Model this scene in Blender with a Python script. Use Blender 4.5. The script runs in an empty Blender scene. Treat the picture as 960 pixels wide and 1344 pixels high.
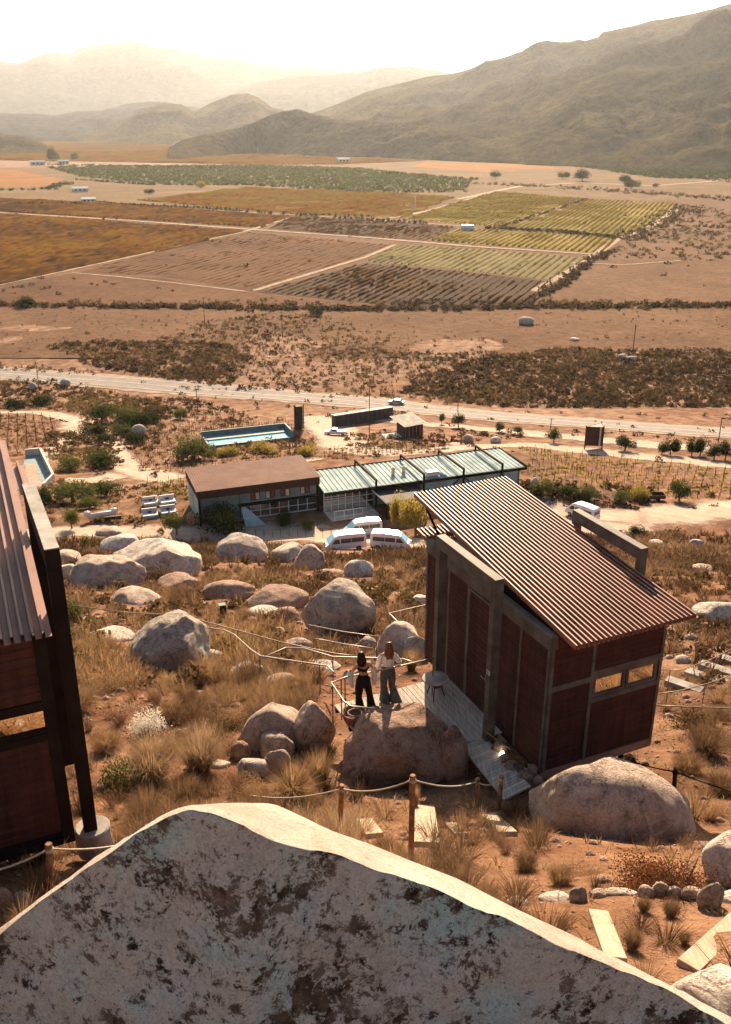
import bpy, bmesh, math, random
import numpy as np
from math import sin, cos, tan, radians, pi, hypot, atan2
from mathutils import Vector, Matrix

S = bpy.context.scene
COL = S.collection
# ------------------------------------------------------------------ camera
FPX, PITCH = 1237.0, radians(22.5)
cam_d = bpy.data.cameras.new('camera'); cam = bpy.data.objects.new('camera', cam_d); COL.objects.link(cam)
cam_d.sensor_fit = 'VERTICAL'; cam_d.sensor_height = 36.0; cam_d.lens = FPX/1344*36.0
cam_d.clip_start = 0.1; cam_d.clip_end = 60000
cam.location = (0, 0, 0); cam.rotation_euler = (radians(90-22.5), 0, 0)
S.camera = cam
S.view_settings.view_transform = 'Standard'; S.view_settings.look = 'None'
S.view_settings.gamma = 1.0; S.view_settings.exposure = 1.62
# ------------------------------------------------------------------ light
SUN_AZ, SUN_EL = radians(3), radians(27)
wd = bpy.data.worlds.new('World'); S.world = wd; wd.use_nodes = True
nt = wd.node_tree; bg = nt.nodes['Background']
sky = nt.nodes.new('ShaderNodeTexSky'); sky.sky_type = 'NISHITA'; sky.sun_disc = False
sky.sun_elevation = SUN_EL; sky.sun_rotation = SUN_AZ; sky.dust_density = 1.5; sky.air_density = 1.0
nt.links.new(sky.outputs[0], bg.inputs[0]); bg.inputs[1].default_value = 0.05
sd = bpy.data.lights.new('sun', 'SUN'); sun = bpy.data.objects.new('sun', sd); COL.objects.link(sun)
sd.energy = 5.0; sd.angle = radians(0.5); sd.color = (1.0, 0.76, 0.52)
sdir = Vector((sin(SUN_AZ)*cos(SUN_EL), cos(SUN_AZ)*cos(SUN_EL), sin(SUN_EL)))
sun.rotation_euler = sdir.to_track_quat('Z', 'Y').to_euler()
S.cycles.volume_step_rate = 5; S.cycles.volume_bounces = 0
S.cycles.transparent_max_bounces = 8; S.cycles.max_bounces = 6
# ------------------------------------------------------------------ noise
def _h(ix, iy, iz, s):
    n = (ix*374761393 + iy*668265263 + iz*2147483647 + s*1274126177) & 0xffffffff
    n = ((n ^ (n >> 13))*1274126177) & 0xffffffff
    n = ((n ^ (n >> 16))*2246822519) & 0xffffffff
    return ((n ^ (n >> 15)) & 0xffff)/65535.0
def vnoise(x, y, z=0.0, s=0):
    x, y, z = np.broadcast_arrays(np.asarray(x, float), np.asarray(y, float), np.asarray(z, float))
    ix, iy, iz = np.floor(x).astype(np.int64), np.floor(y).astype(np.int64), np.floor(z).astype(np.int64)
    fx, fy, fz = x-ix, y-iy, z-iz
    fx, fy, fz = fx*fx*(3-2*fx), fy*fy*(3-2*fy), fz*fz*(3-2*fz)
    r = 0
    for a in (0, 1):
        wa = fx if a else 1-fx
        for b in (0, 1):
            wb = fy if b else 1-fy
            for c in (0, 1):
                wc = fz if c else 1-fz
                r = r+wa*wb*wc*_h(ix+a, iy+b, iz+c, s)
    return r*2-1
def fbm(x, y, z=0.0, s=0, o=4, ridged=False):
    r, a, f = 0, 0.5, 1.0
    for i in range(o):
        n = vnoise(np.asarray(x)*f+i*17.3, np.asarray(y)*f-i*9.1, np.asarray(z)*f, s+i*7)
        if ridged: n = 1-2*np.abs(n)
        r = r+a*n; a *= 0.5; f *= 2.03
    return r
# ------------------------------------------------------------------ terrain
PY = [-60, -15, 0, 4, 7.6, 10.5, 13.7, 16, 20, 40, 80, 112, 122, 135, 150, 200, 225, 255, 275, 300, 1e6]
PZ = [24, -0.5, -5.2, -6.4, -8, -9.6, -11.8, -13.0, -14.3, -21.8, -38, -51.8, -54.3, -55.8, -58.5, -66, -69.8, -74, -75.6, -76, -76]
PADS = []   # (cx, cy, az, half_depth, half_width, z, blend)
def T(x, y):
    x = np.asarray(x, float); y = np.asarray(y, float)
    ys = y + 1.2*fbm(x*0.05, y*0.05, 0, 3, 2)*np.clip(y/40, 0, 1)*np.clip((260-y)/60, 0, 1)
    z = np.interp(ys, PY, PZ)
    near = np.clip((190-y)/60, 0, 1)
    z = z + near*0.45*fbm(x*0.16, y*0.16, 0, 11, 3) * np.clip((y+40)/60, .3, 1)
    z = z + np.clip((60-y)/20, 0, 1)*0.12*fbm(x*0.9, y*0.9, 0, 21, 3)
    z = z + np.clip((y-285)/30, 0, 1)*np.clip((400-y)/40, 0, 1)*0.5*fbm(x*0.03, y*0.03, 0, 31, 3)
    for cx, cy, az, hd, hw, pz, bl in PADS:
        dx, dy = x-cx, y-cy
        u = np.abs(dx*sin(az)+dy*cos(az))-hd; v = np.abs(dx*cos(az)-dy*sin(az))-hw
        d = np.sqrt(np.maximum(u, 0)**2+np.maximum(v, 0)**2)
        w = np.clip(1-d/bl, 0, 1); w = w*w*(3-2*w)
        z = z*(1-w)+pz*w
    return z
def ray(px, py):
    a = (px-480)/FPX; b = (672-py)/FPX
    return np.array([a, cos(PITCH)+b*sin(PITCH), -sin(PITCH)+b*cos(PITCH)])
def W(px, py, z):
    r = ray(px, py); return Vector(r*(z/r[2]))
def proj(x, y, z):
    d = y*cos(PITCH)-z*sin(PITCH); u = y*sin(PITCH)+z*cos(PITCH)
    return 480+FPX*x/d, 672-FPX*u/d
def hit(px, py, off=0.0):
    """the point of the terrain (raised by off) seen at that pixel"""
    r = ray(px, py)
    t = np.exp(np.linspace(np.log(3), np.log(9000), 1600))
    p = r[None, :]*t[:, None]
    d = p[:, 2]-(T(p[:, 0], p[:, 1])+off)
    k = int(np.argmax(d < 0))
    if k == 0: k = 1
    a = d[k-1]/(d[k-1]-d[k]+1e-9); tt = t[k-1]+(t[k]-t[k-1])*a
    for _ in range(3):
        q = r*tt; e = q[2]-(float(T(q[0], q[1]))+off)
        tt += e/(-r[2])*0.6
    return Vector(r*tt)
def basis(az):
    return Vector((sin(az), cos(az), 0)), Vector((cos(az), -sin(az), 0)), Vector((0, 0, 1))
# ------------------------------------------------------------------ objects
def tag(o, label=None, cat=None, group=None, kind=None):
    if label: o['label'] = label
    if cat: o['category'] = cat
    if group: o['group'] = group
    if kind: o['kind'] = kind
    return o
def empty(name, loc, label, cat, group=None, rz=0.0):
    o = bpy.data.objects.new(name, None); COL.objects.link(o)
    o.location = loc; o.rotation_euler[2] = rz; o.empty_display_size = 0.3
    return tag(o, label, cat, group)
def link(name, me, parent=None):
    o = bpy.data.objects.new(name, me); COL.objects.link(o)
    if parent is not None:
        o.parent = parent
    return o
def mesh_np(name, V, F, mat=None, tint=None, smooth=False):
    V = np.asarray(V, np.float32); F = np.asarray(F, np.int32); k = F.shape[1]
    me = bpy.data.meshes.new(name)
    me.vertices.add(len(V)); me.vertices.foreach_set('co', V.ravel())
    me.loops.add(F.size); me.loops.foreach_set('vertex_index', F.ravel())
    me.polygons.add(len(F)); me.polygons.foreach_set('loop_start', np.arange(0, F.size, k, dtype=np.int32))
    me.polygons.foreach_set('loop_total', np.full(len(F), k, np.int32))
    if smooth: me.polygons.foreach_set('use_smooth', np.ones(len(F), bool))
    if tint is not None:
        at = me.attributes.new('tint', 'FLOAT', 'POINT'); at.data.foreach_set('value', np.asarray(tint, np.float32))
    me.update(calc_edges=True); 
    if mat: me.materials.append(mat)
    return me
def grid_faces(nr, nc, loop=False):
    r, c = np.meshgrid(np.arange(nr-1), np.arange(nc if loop else nc-1), indexing='ij')
    c2 = (c+1) % nc
    return np.stack([r*nc+c, r*nc+c2, (r+1)*nc+c2, (r+1)*nc+c], -1).reshape(-1, 4)
class MB:
    """collects boxes, tubes and quads; vertices are world points when org is zero"""
    def __init__(s): s.v, s.f = [], []
    def box(s, o, ax, a, b):
        """box between local corners a and b in frame ax=(e1,e2,e3) at o"""
        o = Vector(o); n = len(s.v)
        for k in (a[2], b[2]):
            for (i, j) in ((a[0], a[1]), (b[0], a[1]), (b[0], b[1]), (a[0], b[1])):
                s.v.append(o+ax[0]*i+ax[1]*j+ax[2]*k)
        s.f += [[n+q for q in t] for t in ((0,3,2,1),(4,5,6,7),(0,1,5,4),(1,2,6,5),(2,3,7,6),(3,0,4,7))]
        return s
    def tube(s, pts, r, k=6, cap=True):
        pts = [Vector(p) for p in pts]; n0 = len(s.v)
        rs = r if isinstance(r, (list, tuple)) else [r]*len(pts)
        for i, p in enumerate(pts):
            t = (pts[min(i+1, len(pts)-1)]-pts[max(i-1, 0)])
            if t.length < 1e-9: t = Vector((0, 0, 1))
            t.normalize()
            u = t.cross(Vector((0, 0, 1)) if abs(t.z) < .95 else Vector((1, 0, 0))).normalized(); w = t.cross(u)
            for j in range(k):
                a = 2*pi*j/k; s.v.append(p+(u*cos(a)+w*sin(a))*rs[i])
        for i in range(len(pts)-1):
            for j in range(k):
                a, b = n0+i*k+j, n0+i*k+(j+1) % k
                s.f.append([a, b, b+k, a+k])
        if cap:
            s.f.append([n0+j for j in range(k)][::-1]); s.f.append([n0+(len(pts)-1)*k+j for j in range(k)])
        return s
    def quad(s, *p):
        n = len(s.v); s.v += [Vector(q) for q in p]; s.f.append(list(range(n, n+len(p)))); return s
    def lathe(s, c, prof, k=16, ax=None):
        c = Vector(c); n0 = len(s.v); X, Y, Z = ax or (Vector((1,0,0)), Vector((0,1,0)), Vector((0,0,1)))
        for r, h in prof:
            for j in range(k):
                a = 2*pi*j/k; s.v.append(c+X*(r*cos(a))+Y*(r*sin(a))+Z*h)
        for i in range(len(prof)-1):
            for j in range(k):
                a, b = n0+i*k+j, n0+i*k+(j+1) % k; s.f.append([a, b, b+k, a+k])
        s.f.append([n0+j for j in range(k)][::-1]); s.f.append([n0+(len(prof)-1)*k+j for j in range(k)])
        return s
    def mesh(s, name, mat, org=(0,0,0), smooth=False, bevel=0):
        org = Vector(org); me = bpy.data.meshes.new(name)
        me.from_pydata([tuple(v-org) for v in s.v], [], s.f)
        if bevel:
            bm = bmesh.new(); bm.from_mesh(me)
            bmesh.ops.bevel(bm, geom=[e for e in bm.edges if e.is_manifold and e.calc_face_angle(0) > .6], offset=bevel, segments=1, affect='EDGES', clamp_overlap=True)
            bm.to_mesh(me); bm.free()
        if smooth: me.polygons.foreach_set('use_smooth', [True]*len(me.polygons))
        me.materials.append(mat); me.update(); return me
    def build(s, name, mat, parent=None, smooth=False, bevel=0):
        org = parent.location if parent is not None and parent.parent is None else (parent.parent.location if parent is not None else (0,0,0))
        # children are placed with identity local matrices, vertices relative to the thing's base
        return link(name, s.mesh(name, mat, org, smooth, bevel), parent)
# ------------------------------------------------------------------ materials
MATS = {}
def nodes(name):
    m = bpy.data.materials.new(name); m.use_nodes = True; n = m.node_tree
    b = n.nodes['Principled BSDF']; MATS[name] = m
    return m, n, b
def N(n, t, **k):
    x = n.nodes.new('ShaderNode'+t)
    for a, v in k.items(): setattr(x, a, v)
    return x
def noise(n, scale, detail=4, vec=None, rough=.55, dist=0):
    x = N(n, 'TexNoise'); x.inputs['Scale'].default_value = scale; x.inputs['Detail'].default_value = detail
    x.inputs['Roughness'].default_value = rough; x.inputs['Distortion'].default_value = dist
    if vec is not None: n.links.new(vec, x.inputs['Vector'])
    return x
def ramp(n, src, stops, interp='LINEAR'):
    r = N(n, 'ValToRGB'); n.links.new(src, r.inputs[0]); e = r.color_ramp.elements; r.color_ramp.interpolation = interp
    while len(e) < len(stops): e.new(0.5)
    for i, (p, c) in enumerate(stops):
        e[i].position = p; e[i].color = (*c, 1) if len(c) == 3 else c
    return r
def mix(n, fac, a, b, mode='MIX'):
    m = N(n, 'Mix', data_type='RGBA', blend_type=mode)
    for v, s in ((fac, m.inputs[0]), (a, m.inputs[6]), (b, m.inputs[7])):
        if isinstance(v, (int, float)): s.default_value = v
        elif isinstance(v, tuple): s.default_value = (*v, 1)
        else: n.links.new(v, s)
    return m.outputs[2]
def bump(n, b, src, strength=.5, dist=.05):
    x = N(n, 'Bump'); x.inputs['Strength'].default_value = strength; x.inputs['Distance'].default_value = dist
    n.links.new(src, x.inputs['Height']); n.links.new(x.outputs[0], b.inputs['Normal']); return x
def geo(n): return N(n, 'NewGeometry').outputs['Position']
def simple(name, col, rough=.7, metal=0.0, var=.15, scale=3, bmp=0, dist=.01, col2=None, spec=.3):
    m, n, b = nodes(name)
    p = geo(n); x = noise(n, scale, 5, p)
    c2 = col2 or tuple(c*(1-var*2.2) for c in col)
    r = ramp(n, x.outputs[0], [(.32, c2), (.68, tuple(min(1, c*(1+var)) for c in col))])
    n.links.new(r.outputs[0], b.inputs['Base Color'])
    b.inputs['Roughness'].default_value = rough; b.inputs['Metallic'].default_value = metal
    b.inputs['Specular IOR Level'].default_value = spec
    if bmp:
        y = noise(n, scale*4, 6, p); bump(n, b, y.outputs[0], bmp, dist)
    return m
def make_mats():
    # ground: near sand and soil
    m, n, b = nodes('ground_soil'); p = geo(n)
    big = noise(n, .035, 4, p, dist=.6); mid = noise(n, .35, 5, p, .6, dist=.4); fine = noise(n, 5, 8, p, .7); gr = noise(n, 28, 3, p)
    c = ramp(n, mid.outputs[0], [(.30, (.110, .058, .033)), (.46, (.195, .108, .062)), (.60, (.305, .185, .115)), (.75, (.42, .28, .19))])
    c2 = ramp(n, big.outputs[0], [(.35, (.78, .62, .48)), (.6, (1.0, .98, .96))])
    o = mix(n, 1.0, c.outputs[0], c2.outputs[0], 'MULTIPLY')
    f = ramp(n, fine.outputs[0], [(.34, (.42, .36, .32)), (.56, (1, 1, 1))])
    o = mix(n, .6, o, f.outputs[0], 'MULTIPLY')
    g = ramp(n, gr.outputs[0], [(.3, (.7, .66, .62)), (.6, (1.1, 1.08, 1.05))]); o = mix(n, .6, o, g.outputs[0], 'MULTIPLY')
    n.links.new(o, b.inputs['Base Color']); b.inputs['Roughness'].default_value = .95; b.inputs['Specular IOR Level'].default_value = .1
    hh = N(n, 'Math', operation='ADD'); n.links.new(fine.outputs[0], hh.inputs[0]); n.links.new(gr.outputs[0], hh.inputs[1])
    bump(n, b, hh.outputs[0], .9, .06)
    # dirt track
    m, n, b = nodes('dirt_track'); p = geo(n); x = noise(n, .5, 6, p, .65, .5); y = noise(n, 6, 6, p)
    c = ramp(n, x.outputs[0], [(.3, (.33, .24, .175)), (.55, (.43, .33, .25)), (.75, (.52, .42, .34))])
    y2 = ramp(n, y.outputs[0], [(.3, (.75, .7, .66)), (.6, (1, 1, 1))]); o = mix(n, .6, c.outputs[0], y2.outputs[0], 'MULTIPLY')
    n.links.new(o, b.inputs['Base Color']); b.inputs['Roughness'].default_value = .95; b.inputs['Specular IOR Level'].default_value = .1; bump(n, b, y.outputs[0], .5, .05)
    def fray(m, n, b):
        at = N(n, 'Attribute', attribute_name='tint'); p = geo(n); x = noise(n, .6, 6, p, .7); a = N(n, 'Math', operation='MULTIPLY_ADD'); n.links.new(x.outputs[0], a.inputs[0]); a.inputs[1].default_value = .9; n.links.new(at.outputs['Fac'], a.inputs[2])
        r = ramp(n, a.outputs[0], [(.98, (1, 1, 1)), (1.0, (0, 0, 0))]); mp = N(n, 'MapRange'); mp.inputs[1].default_value = 1.0; mp.inputs[2].default_value = 1.35; mp.inputs[3].default_value = 1; mp.inputs[4].default_value = 0; n.links.new(a.outputs[0], mp.inputs[0]); n.nodes.remove(r)
        n.links.new(mp.outputs[0], b.inputs['Alpha'])
    fray(m, n, b)
    simple('highway_asphalt', (.21, .18, .155), .9, var=.12, scale=.4, col2=(.165, .14, .12), spec=.15)
    simple('road_paint', (.75, .72, .66), .8, var=.15, scale=2)
    simple('road_shoulder', (.32, .235, .17), .95, scale=.3, spec=.1)
    # fields
    def field(name, a, c, sc=.02, row=None):
        m, n, b = nodes(name); p = geo(n)
        x = noise(n, sc, 5, p, .6, .5); y = noise(n, .35, 6, p, .75)
        mid = tuple((i+j)/2 for i, j in zip(a, c))
        r = ramp(n, x.outputs[0], [(.34, a), (.5, mid), (.66, c)])
        y2 = ramp(n, y.outputs[0], [(.36, (.45, .42, .4)), (.58, (1.05, 1.03, 1.0))]); o = mix(n, .75, r.outputs[0], y2.outputs[0], 'MULTIPLY')
        n.links.new(o, b.inputs['Base Color']); b.inputs['Roughness'].default_value = 1; b.inputs['Specular IOR Level'].default_value = .05
        bump(n, b, y.outputs[0], .8, .8)
    field('field_dark_orange', (0.074, 0.028, 0.009), (0.144, 0.055, 0.011))
    field('field_brown', (0.091, 0.041, 0.018), (0.149, 0.070, 0.034))
    field('field_tan', (0.123, 0.064, 0.033), (0.181, 0.100, 0.053))
    field('field_dark', (0.048, 0.028, 0.015), (0.091, 0.050, 0.028))
    field('field_gold', (0.160, 0.091, 0.019), (0.245, 0.132, 0.030))
    field('track_pale', (0.360, 0.266, 0.187), (0.432, 0.331, 0.245)); mm = MATS['track_pale']; fray(mm, mm.node_tree, mm.node_tree.nodes['Principled BSDF']); field('field_green', (0.069, 0.071, 0.019), (0.118, 0.101, 0.028))
    field('field_orange', (0.224, 0.091, 0.023), (0.309, 0.136, 0.034))
    field('field_orchard', (0.080, 0.075, 0.028), (0.128, 0.106, 0.038))
    field('field_pale', (0.128, 0.082, 0.034), (0.202, 0.123, 0.062))
    field('field_sage', (0.149, 0.126, 0.057), (0.202, 0.172, 0.077))
    field('field_yellowgreen', (0.176, 0.137, 0.023), (0.267, 0.197, 0.034))
    # mountains
    def mount(name, a, c, sc):
        m, n, b = nodes(name); p = geo(n)
        x = noise(n, sc, 8, p, .7, .3); y = noise(n, sc*12, 8, p, .85)
        r = ramp(n, x.outputs[0], [(.36, a), (.62, c)])
        y2 = ramp(n, y.outputs[0], [(.42, (.3, .32, .3)), (.54, (1.15, 1.12, 1.1))]); o = mix(n, .8, r.outputs[0], y2.outputs[0], 'MULTIPLY')
        n.links.new(o, b.inputs['Base Color']); b.inputs['Roughness'].default_value = 1; b.inputs['Specular IOR Level'].default_value = 0
        bump(n, b, y.outputs[0], .8, 12)
    mount('mountain_near', (.055, .05, .028), (.15, .12, .065), .006)
    mount('mountain_far', (.04, .045, .042), (.09, .09, .075), .002)
    simple('quarry_rock', (.55, .48, .40), .9, scale=.03, var=.3)
    # rocks
    def rock(name, lit, dark, stain, teal=None, sc=1.0):
        m, n, b = nodes(name); p = geo(n)
        x = noise(n, .9*sc, 6, p, .6, .6); y = noise(n, 5*sc, 8, p, .75, .3); g = noise(n, 30*sc, 3, p, .8)
        r = ramp(n, x.outputs[0], [(.3, dark), (.5, lit), (.72, tuple(min(1, v*1.15) for v in lit))])
        st = noise(n, 1.7*sc, 10, p, .85, .2); s2 = ramp(n, st.outputs[0], [(.50, (0, 0, 0)), (.58, (.9, .9, .9))])
        o = mix(n, s2.outputs[0], r.outputs[0], stain)
        if teal:
            t = noise(n, .55*sc, 3, p, .5); t2 = ramp(n, t.outputs[0], [(.55, (0, 0, 0)), (.7, (.6, .6, .6))]); o = mix(n, t2.outputs[0], o, teal)
        gg = ramp(n, g.outputs[0], [(.35, (.55, .52, .50)), (.6, (1.2, 1.2, 1.2))]); o = mix(n, .6, o, gg.outputs[0], 'MULTIPLY')
        yy = ramp(n, y.outputs[0], [(.33, (.5, .43, .38)), (.50, (1.1, 1.08, 1.05))]); o = mix(n, .7, o, yy.outputs[0], 'MULTIPLY')
        ck = noise(n, .8*sc, 5, p, .55, .4); cr = ramp(n, ck.outputs[0], [(.487, (1, 1, 1)), (.498, (.22, .18, .16)), (.503, (.22, .18, .16)), (.514, (1, 1, 1))])
        o = mix(n, .4, o, cr.outputs[0], 'MULTIPLY')
        n.links.new(o, b.inputs['Base Color']); b.inputs['Roughness'].default_value = .9; b.inputs['Specular IOR Level'].default_value = .15
        a = N(n, 'Math', operation='ADD'); n.links.new(y.outputs[0], a.inputs[0]); n.links.new(g.outputs[0], a.inputs[1])
        a2 = N(n, 'Math', operation='MULTIPLY_ADD'); n.links.new(cr.outputs[0], a2.inputs[0]); a2.inputs[1].default_value = .4; n.links.new(a.outputs[0], a2.inputs[2]); bump(n, b, a2.outputs[0], 1.0, .10)
    rock('granite', (.66, .52, .42), (.46, .33, .25), (.30, .24, .19))
    rock('granite_red', (.52, .36, .27), (.36, .21, .14), (.24, .16, .12))
    rock('granite_pale', (.80, .69, .58), (.62, .50, .41), (.38, .33, .28), (.50, .60, .55))
    rock('granite_grey', (.60, .51, .42), (.44, .35, .28), (.24, .21, .19), (.36, .48, .46))
    # giant lichen boulder
    m, n, b = nodes('lichen_boulder'); p = geo(n); nor = N(n, 'NewGeometry').outputs['Normal']
    base = noise(n, 1.3, 6, p, .6, .6); r = ramp(n, base.outputs[0], [(.3, (.66, .61, .50)), (.5, (.90, .85, .72)), (.68, (.66, .88, .80))])
    crack = noise(n, 7.5, 12, p, .78, .25); big = noise(n, 1.5, 5, p, .65)
    md = N(n, 'Math', operation='MULTIPLY_ADD'); n.links.new(big.outputs[0], md.inputs[0]); md.inputs[1].default_value = .55; n.links.new(crack.outputs[0], md.inputs[2])
    li = ramp(n, md.outputs[0], [(.80, (0, 0, 0)), (.845, (1, 1, 1))])
    sp = noise(n, 22, 5, p, .7, .5); sm = noise(n, 9, 4, p); s2_ = noise(n, 9, 8, p, .78, .4); mq = N(n, 'Math', operation='MULTIPLY_ADD'); n.links.new(big.outputs[0], mq.inputs[0]); mq.inputs[1].default_value = .45; n.links.new(s2_.outputs[0], mq.inputs[2])
    sr0 = ramp(n, sp.outputs[0], [(.635, (0, 0, 0)), (.67, (1, 1, 1))]); sr1 = ramp(n, mq.outputs[0], [(.765, (0, 0, 0)), (.81, (.9, .9, .9))]); srm = mix(n, 1.0, sr0.outputs[0], sr1.outputs[0], 'LIGHTEN')
    lm = mix(n, 1.0, li.outputs[0], srm, 'LIGHTEN')
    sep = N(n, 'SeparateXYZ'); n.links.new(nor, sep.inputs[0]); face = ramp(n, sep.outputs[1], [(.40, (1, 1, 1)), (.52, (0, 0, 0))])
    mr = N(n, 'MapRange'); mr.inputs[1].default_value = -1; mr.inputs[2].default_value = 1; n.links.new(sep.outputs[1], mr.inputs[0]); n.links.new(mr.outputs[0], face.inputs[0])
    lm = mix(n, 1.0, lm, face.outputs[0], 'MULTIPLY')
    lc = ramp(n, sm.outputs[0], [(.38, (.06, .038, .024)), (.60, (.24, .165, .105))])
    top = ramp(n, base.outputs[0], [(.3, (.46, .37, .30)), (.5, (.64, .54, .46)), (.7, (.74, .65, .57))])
    r2 = mix(n, face.outputs[0], top.outputs[0], r.outputs[0])  # warm sunlit top and teal shaded face are painted in by facing
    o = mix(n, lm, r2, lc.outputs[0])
    gr = noise(n, 60, 4, p, .8); gg = ramp(n, gr.outputs[0], [(.35, (.72, .70, .67)), (.6, (1.2, 1.2, 1.2))]); gv = noise(n, 17, 8, p, .8, .4); gw = ramp(n, gv.outputs[0], [(.36, (.66, .61, .55)), (.5, (1.1, 1.08, 1.04))]); o = mix(n, .7, o, gw.outputs[0], 'MULTIPLY'); o = mix(n, .7, o, gg.outputs[0], 'MULTIPLY')
    n.links.new(o, b.inputs['Base Color']); b.inputs['Roughness'].default_value = .93; b.inputs['Specular IOR Level'].default_value = .15
    a1 = N(n, 'Math', operation='ADD'); n.links.new(gr.outputs[0], a1.inputs[0]); n.links.new(crack.outputs[0], a1.inputs[1]); a2 = N(n, 'Math', operation='ADD'); n.links.new(a1.outputs[0], a2.inputs[0]); n.links.new(gv.outputs[0], a2.inputs[1]); bump(n, b, a2.outputs[0], 1.0, .035)
    # plants with per-plant tint
    def leafy(name, stops, trans=.3):
        m, n, b = nodes(name); at = N(n, 'Attribute', attribute_name='tint')
        p = geo(n); x = noise(n, 7, 3, p); a = N(n, 'Math', operation='MULTIPLY_ADD'); n.links.new(x.outputs[0], a.inputs[0]); a.inputs[1].default_value = .3
        s = N(n, 'Math', operation='SUBTRACT'); n.links.new(at.outputs['Fac'], s.inputs[0]); s.inputs[1].default_value = .15; n.links.new(s.outputs[0], a.inputs[2])
        r = ramp(n, a.outputs[0], stops)
        d = N(n, 'BsdfDiffuse'); t = N(n, 'BsdfTranslucent'); mx = N(n, 'MixShader'); mx.inputs[0].default_value = trans
        for q in (d, t): n.links.new(r.outputs[0], q.inputs[0])
        n.links.new(d.outputs[0], mx.inputs[1]); n.links.new(t.outputs[0], mx.inputs[2])
        n.links.new(mx.outputs[0], n.nodes['Material Output'].inputs[0]); n.nodes.remove(b)
    leafy('dry_stems', [(.0, (0.0720, 0.0400, 0.0240)), (.25, (0.1600, 0.0920, 0.0480)), (.5, (0.2880, 0.1840, 0.1040)), (.75, (0.3520, 0.2160, 0.0960)), (1, (0.4800, 0.3760, 0.2720))], .4)
    leafy('scrub_leaves', [(.0, (0.0468, 0.0312, 0.0172)), (.4, (0.0936, 0.0608, 0.0296)), (.7, (0.1482, 0.0975, 0.0429)), (1, (0.2184, 0.1482, 0.0624))], .3)
    leafy('green_leaves', [(.0, (0.0298, 0.0382, 0.0127)), (.5, (0.0723, 0.0850, 0.0255)), (1, (0.1700, 0.1700, 0.0510))], .3)
    leafy('golden_leaves', [(.0, (.20, .15, .04)), (.5, (.38, .29, .07)), (1, (.52, .42, .12))], .4)
    leafy('rust_leaves', [(.0, (.09, .035, .015)), (.5, (.20, .075, .03)), (1, (.36, .16, .05))], .35)
    leafy('vine_rows', [(.0, (0.0504, 0.0324, 0.0202)), (.25, (0.1224, 0.0612, 0.0216)), (.42, (0.2160, 0.0972, 0.0216)), (.6, (0.1944, 0.1368, 0.0288)), (.8, (0.2232, 0.1764, 0.0396)), (1, (0.2592, 0.2304, 0.1296))], .3)
    leafy('pale_blossom', [(.0, (.55, .50, .40)), (1, (.82, .78, .68))], .3)
    simple('bark', (.17, .11, .07), .9, scale=6)
    # cabins
    def clad(name, a, c):
        m, n, b = nodes(name); p = geo(n); mp = N(n, 'Mapping'); mp.inputs['Scale'].default_value = (1, 1, 5); n.links.new(p, mp.inputs[0])
        x = noise(n, 1.2, 6, mp.outputs[0], .65); y = noise(n, 30, 4, p); r = ramp(n, x.outputs[0], [(.3, a), (.7, c)])
        yy = ramp(n, y.outputs[0], [(.3, (.8, .78, .76)), (.6, (1, 1, 1))]); o = mix(n, .5, r.outputs[0], yy.outputs[0], 'MULTIPLY'); m2 = N(n, 'Mapping'); m2.inputs['Scale'].default_value = (6, 6, .5); n.links.new(p, m2.inputs[0]); w_ = noise(n, 1.5, 6, m2.outputs[0], .7); wr = ramp(n, w_.outputs[0], [(.35, (.6, .55, .5)), (.5, (1, 1, 1)), (.68, (1.5, 1.3, 1.15))]); o = mix(n, .8, o, wr.outputs[0], 'MULTIPLY')
        n.links.new(o, b.inputs['Base Color']); b.inputs['Roughness'].default_value = .75; b.inputs['Specular IOR Level'].default_value = .25
    clad('rust_cladding', (.042, .015, .011), (.082, .027, .018))
    simple('weathered_steel', (.12, .108, .088), .7, var=.2, scale=2.5, col2=(.07, .057, .043), bmp=.2)
    simple('rusty_steel', (.34, .20, .14), .7, var=.2, scale=2, bmp=.2)
    simple('dark_steel', (.020, .014, .011), .85, var=.2, scale=2, spec=.1)
    simple('roof_sheet', (.25, .115, .075), .52, var=.15, scale=1.3, col2=(.155, .068, .043), spec=.38)
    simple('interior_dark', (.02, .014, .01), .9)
    m, n, b = nodes('window_glass'); b.inputs['Base Color'].default_value = (.35, .34, .30, 1); b.inputs['Metallic'].default_value = 1; b.inputs['Roughness'].default_value = .03
    b.inputs['Base Color'].default_value = (.8, .77, .68, 1)
    # wood
    def wood(name, a, c, sc=1.0):
        m, n, b = nodes(name); tc = N(n, 'TexCoord').outputs['Object']; mp = N(n, 'Mapping'); mp.inputs['Rotation'].default_value = (0, 0, radians(24.6)); mp.inputs['Scale'].default_value = (14*sc, 1.2*sc, 6); n.links.new(tc, mp.inputs[0])
        x = noise(n, 1.5, 8, mp.outputs[0], .65, .6); inf = N(n, 'ObjectInfo').outputs['Random']
        r = ramp(n, x.outputs[0], [(.3, a), (.65, c)]); rr = ramp(n, inf, [(0, (.78, .78, .78)), (1, (1.1, 1.08, 1.05))]); o = mix(n, 1, r.outputs[0], rr.outputs[0], 'MULTIPLY')
        n.links.new(o, b.inputs['Base Color']); b.inputs['Roughness'].default_value = .85; b.inputs['Specular IOR Level'].default_value = .2; bump(n, b, x.outputs[0], .4, .01)
    wood('deck_wood', (.27, .235, .19), (.54, .48, .41)); wood('plank_wood', (.26, .195, .13), (.42, .34, .25), .8)
    simple('post_wood', (.30, .15, .07), .85, scale=9, var=.3); simple('dark_post', (.06, .04, .028), .85, scale=9, var=.3)
    simple('rope', (.42, .36, .28), .9, scale=40, var=.2, bmp=.6, dist=.004)
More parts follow.
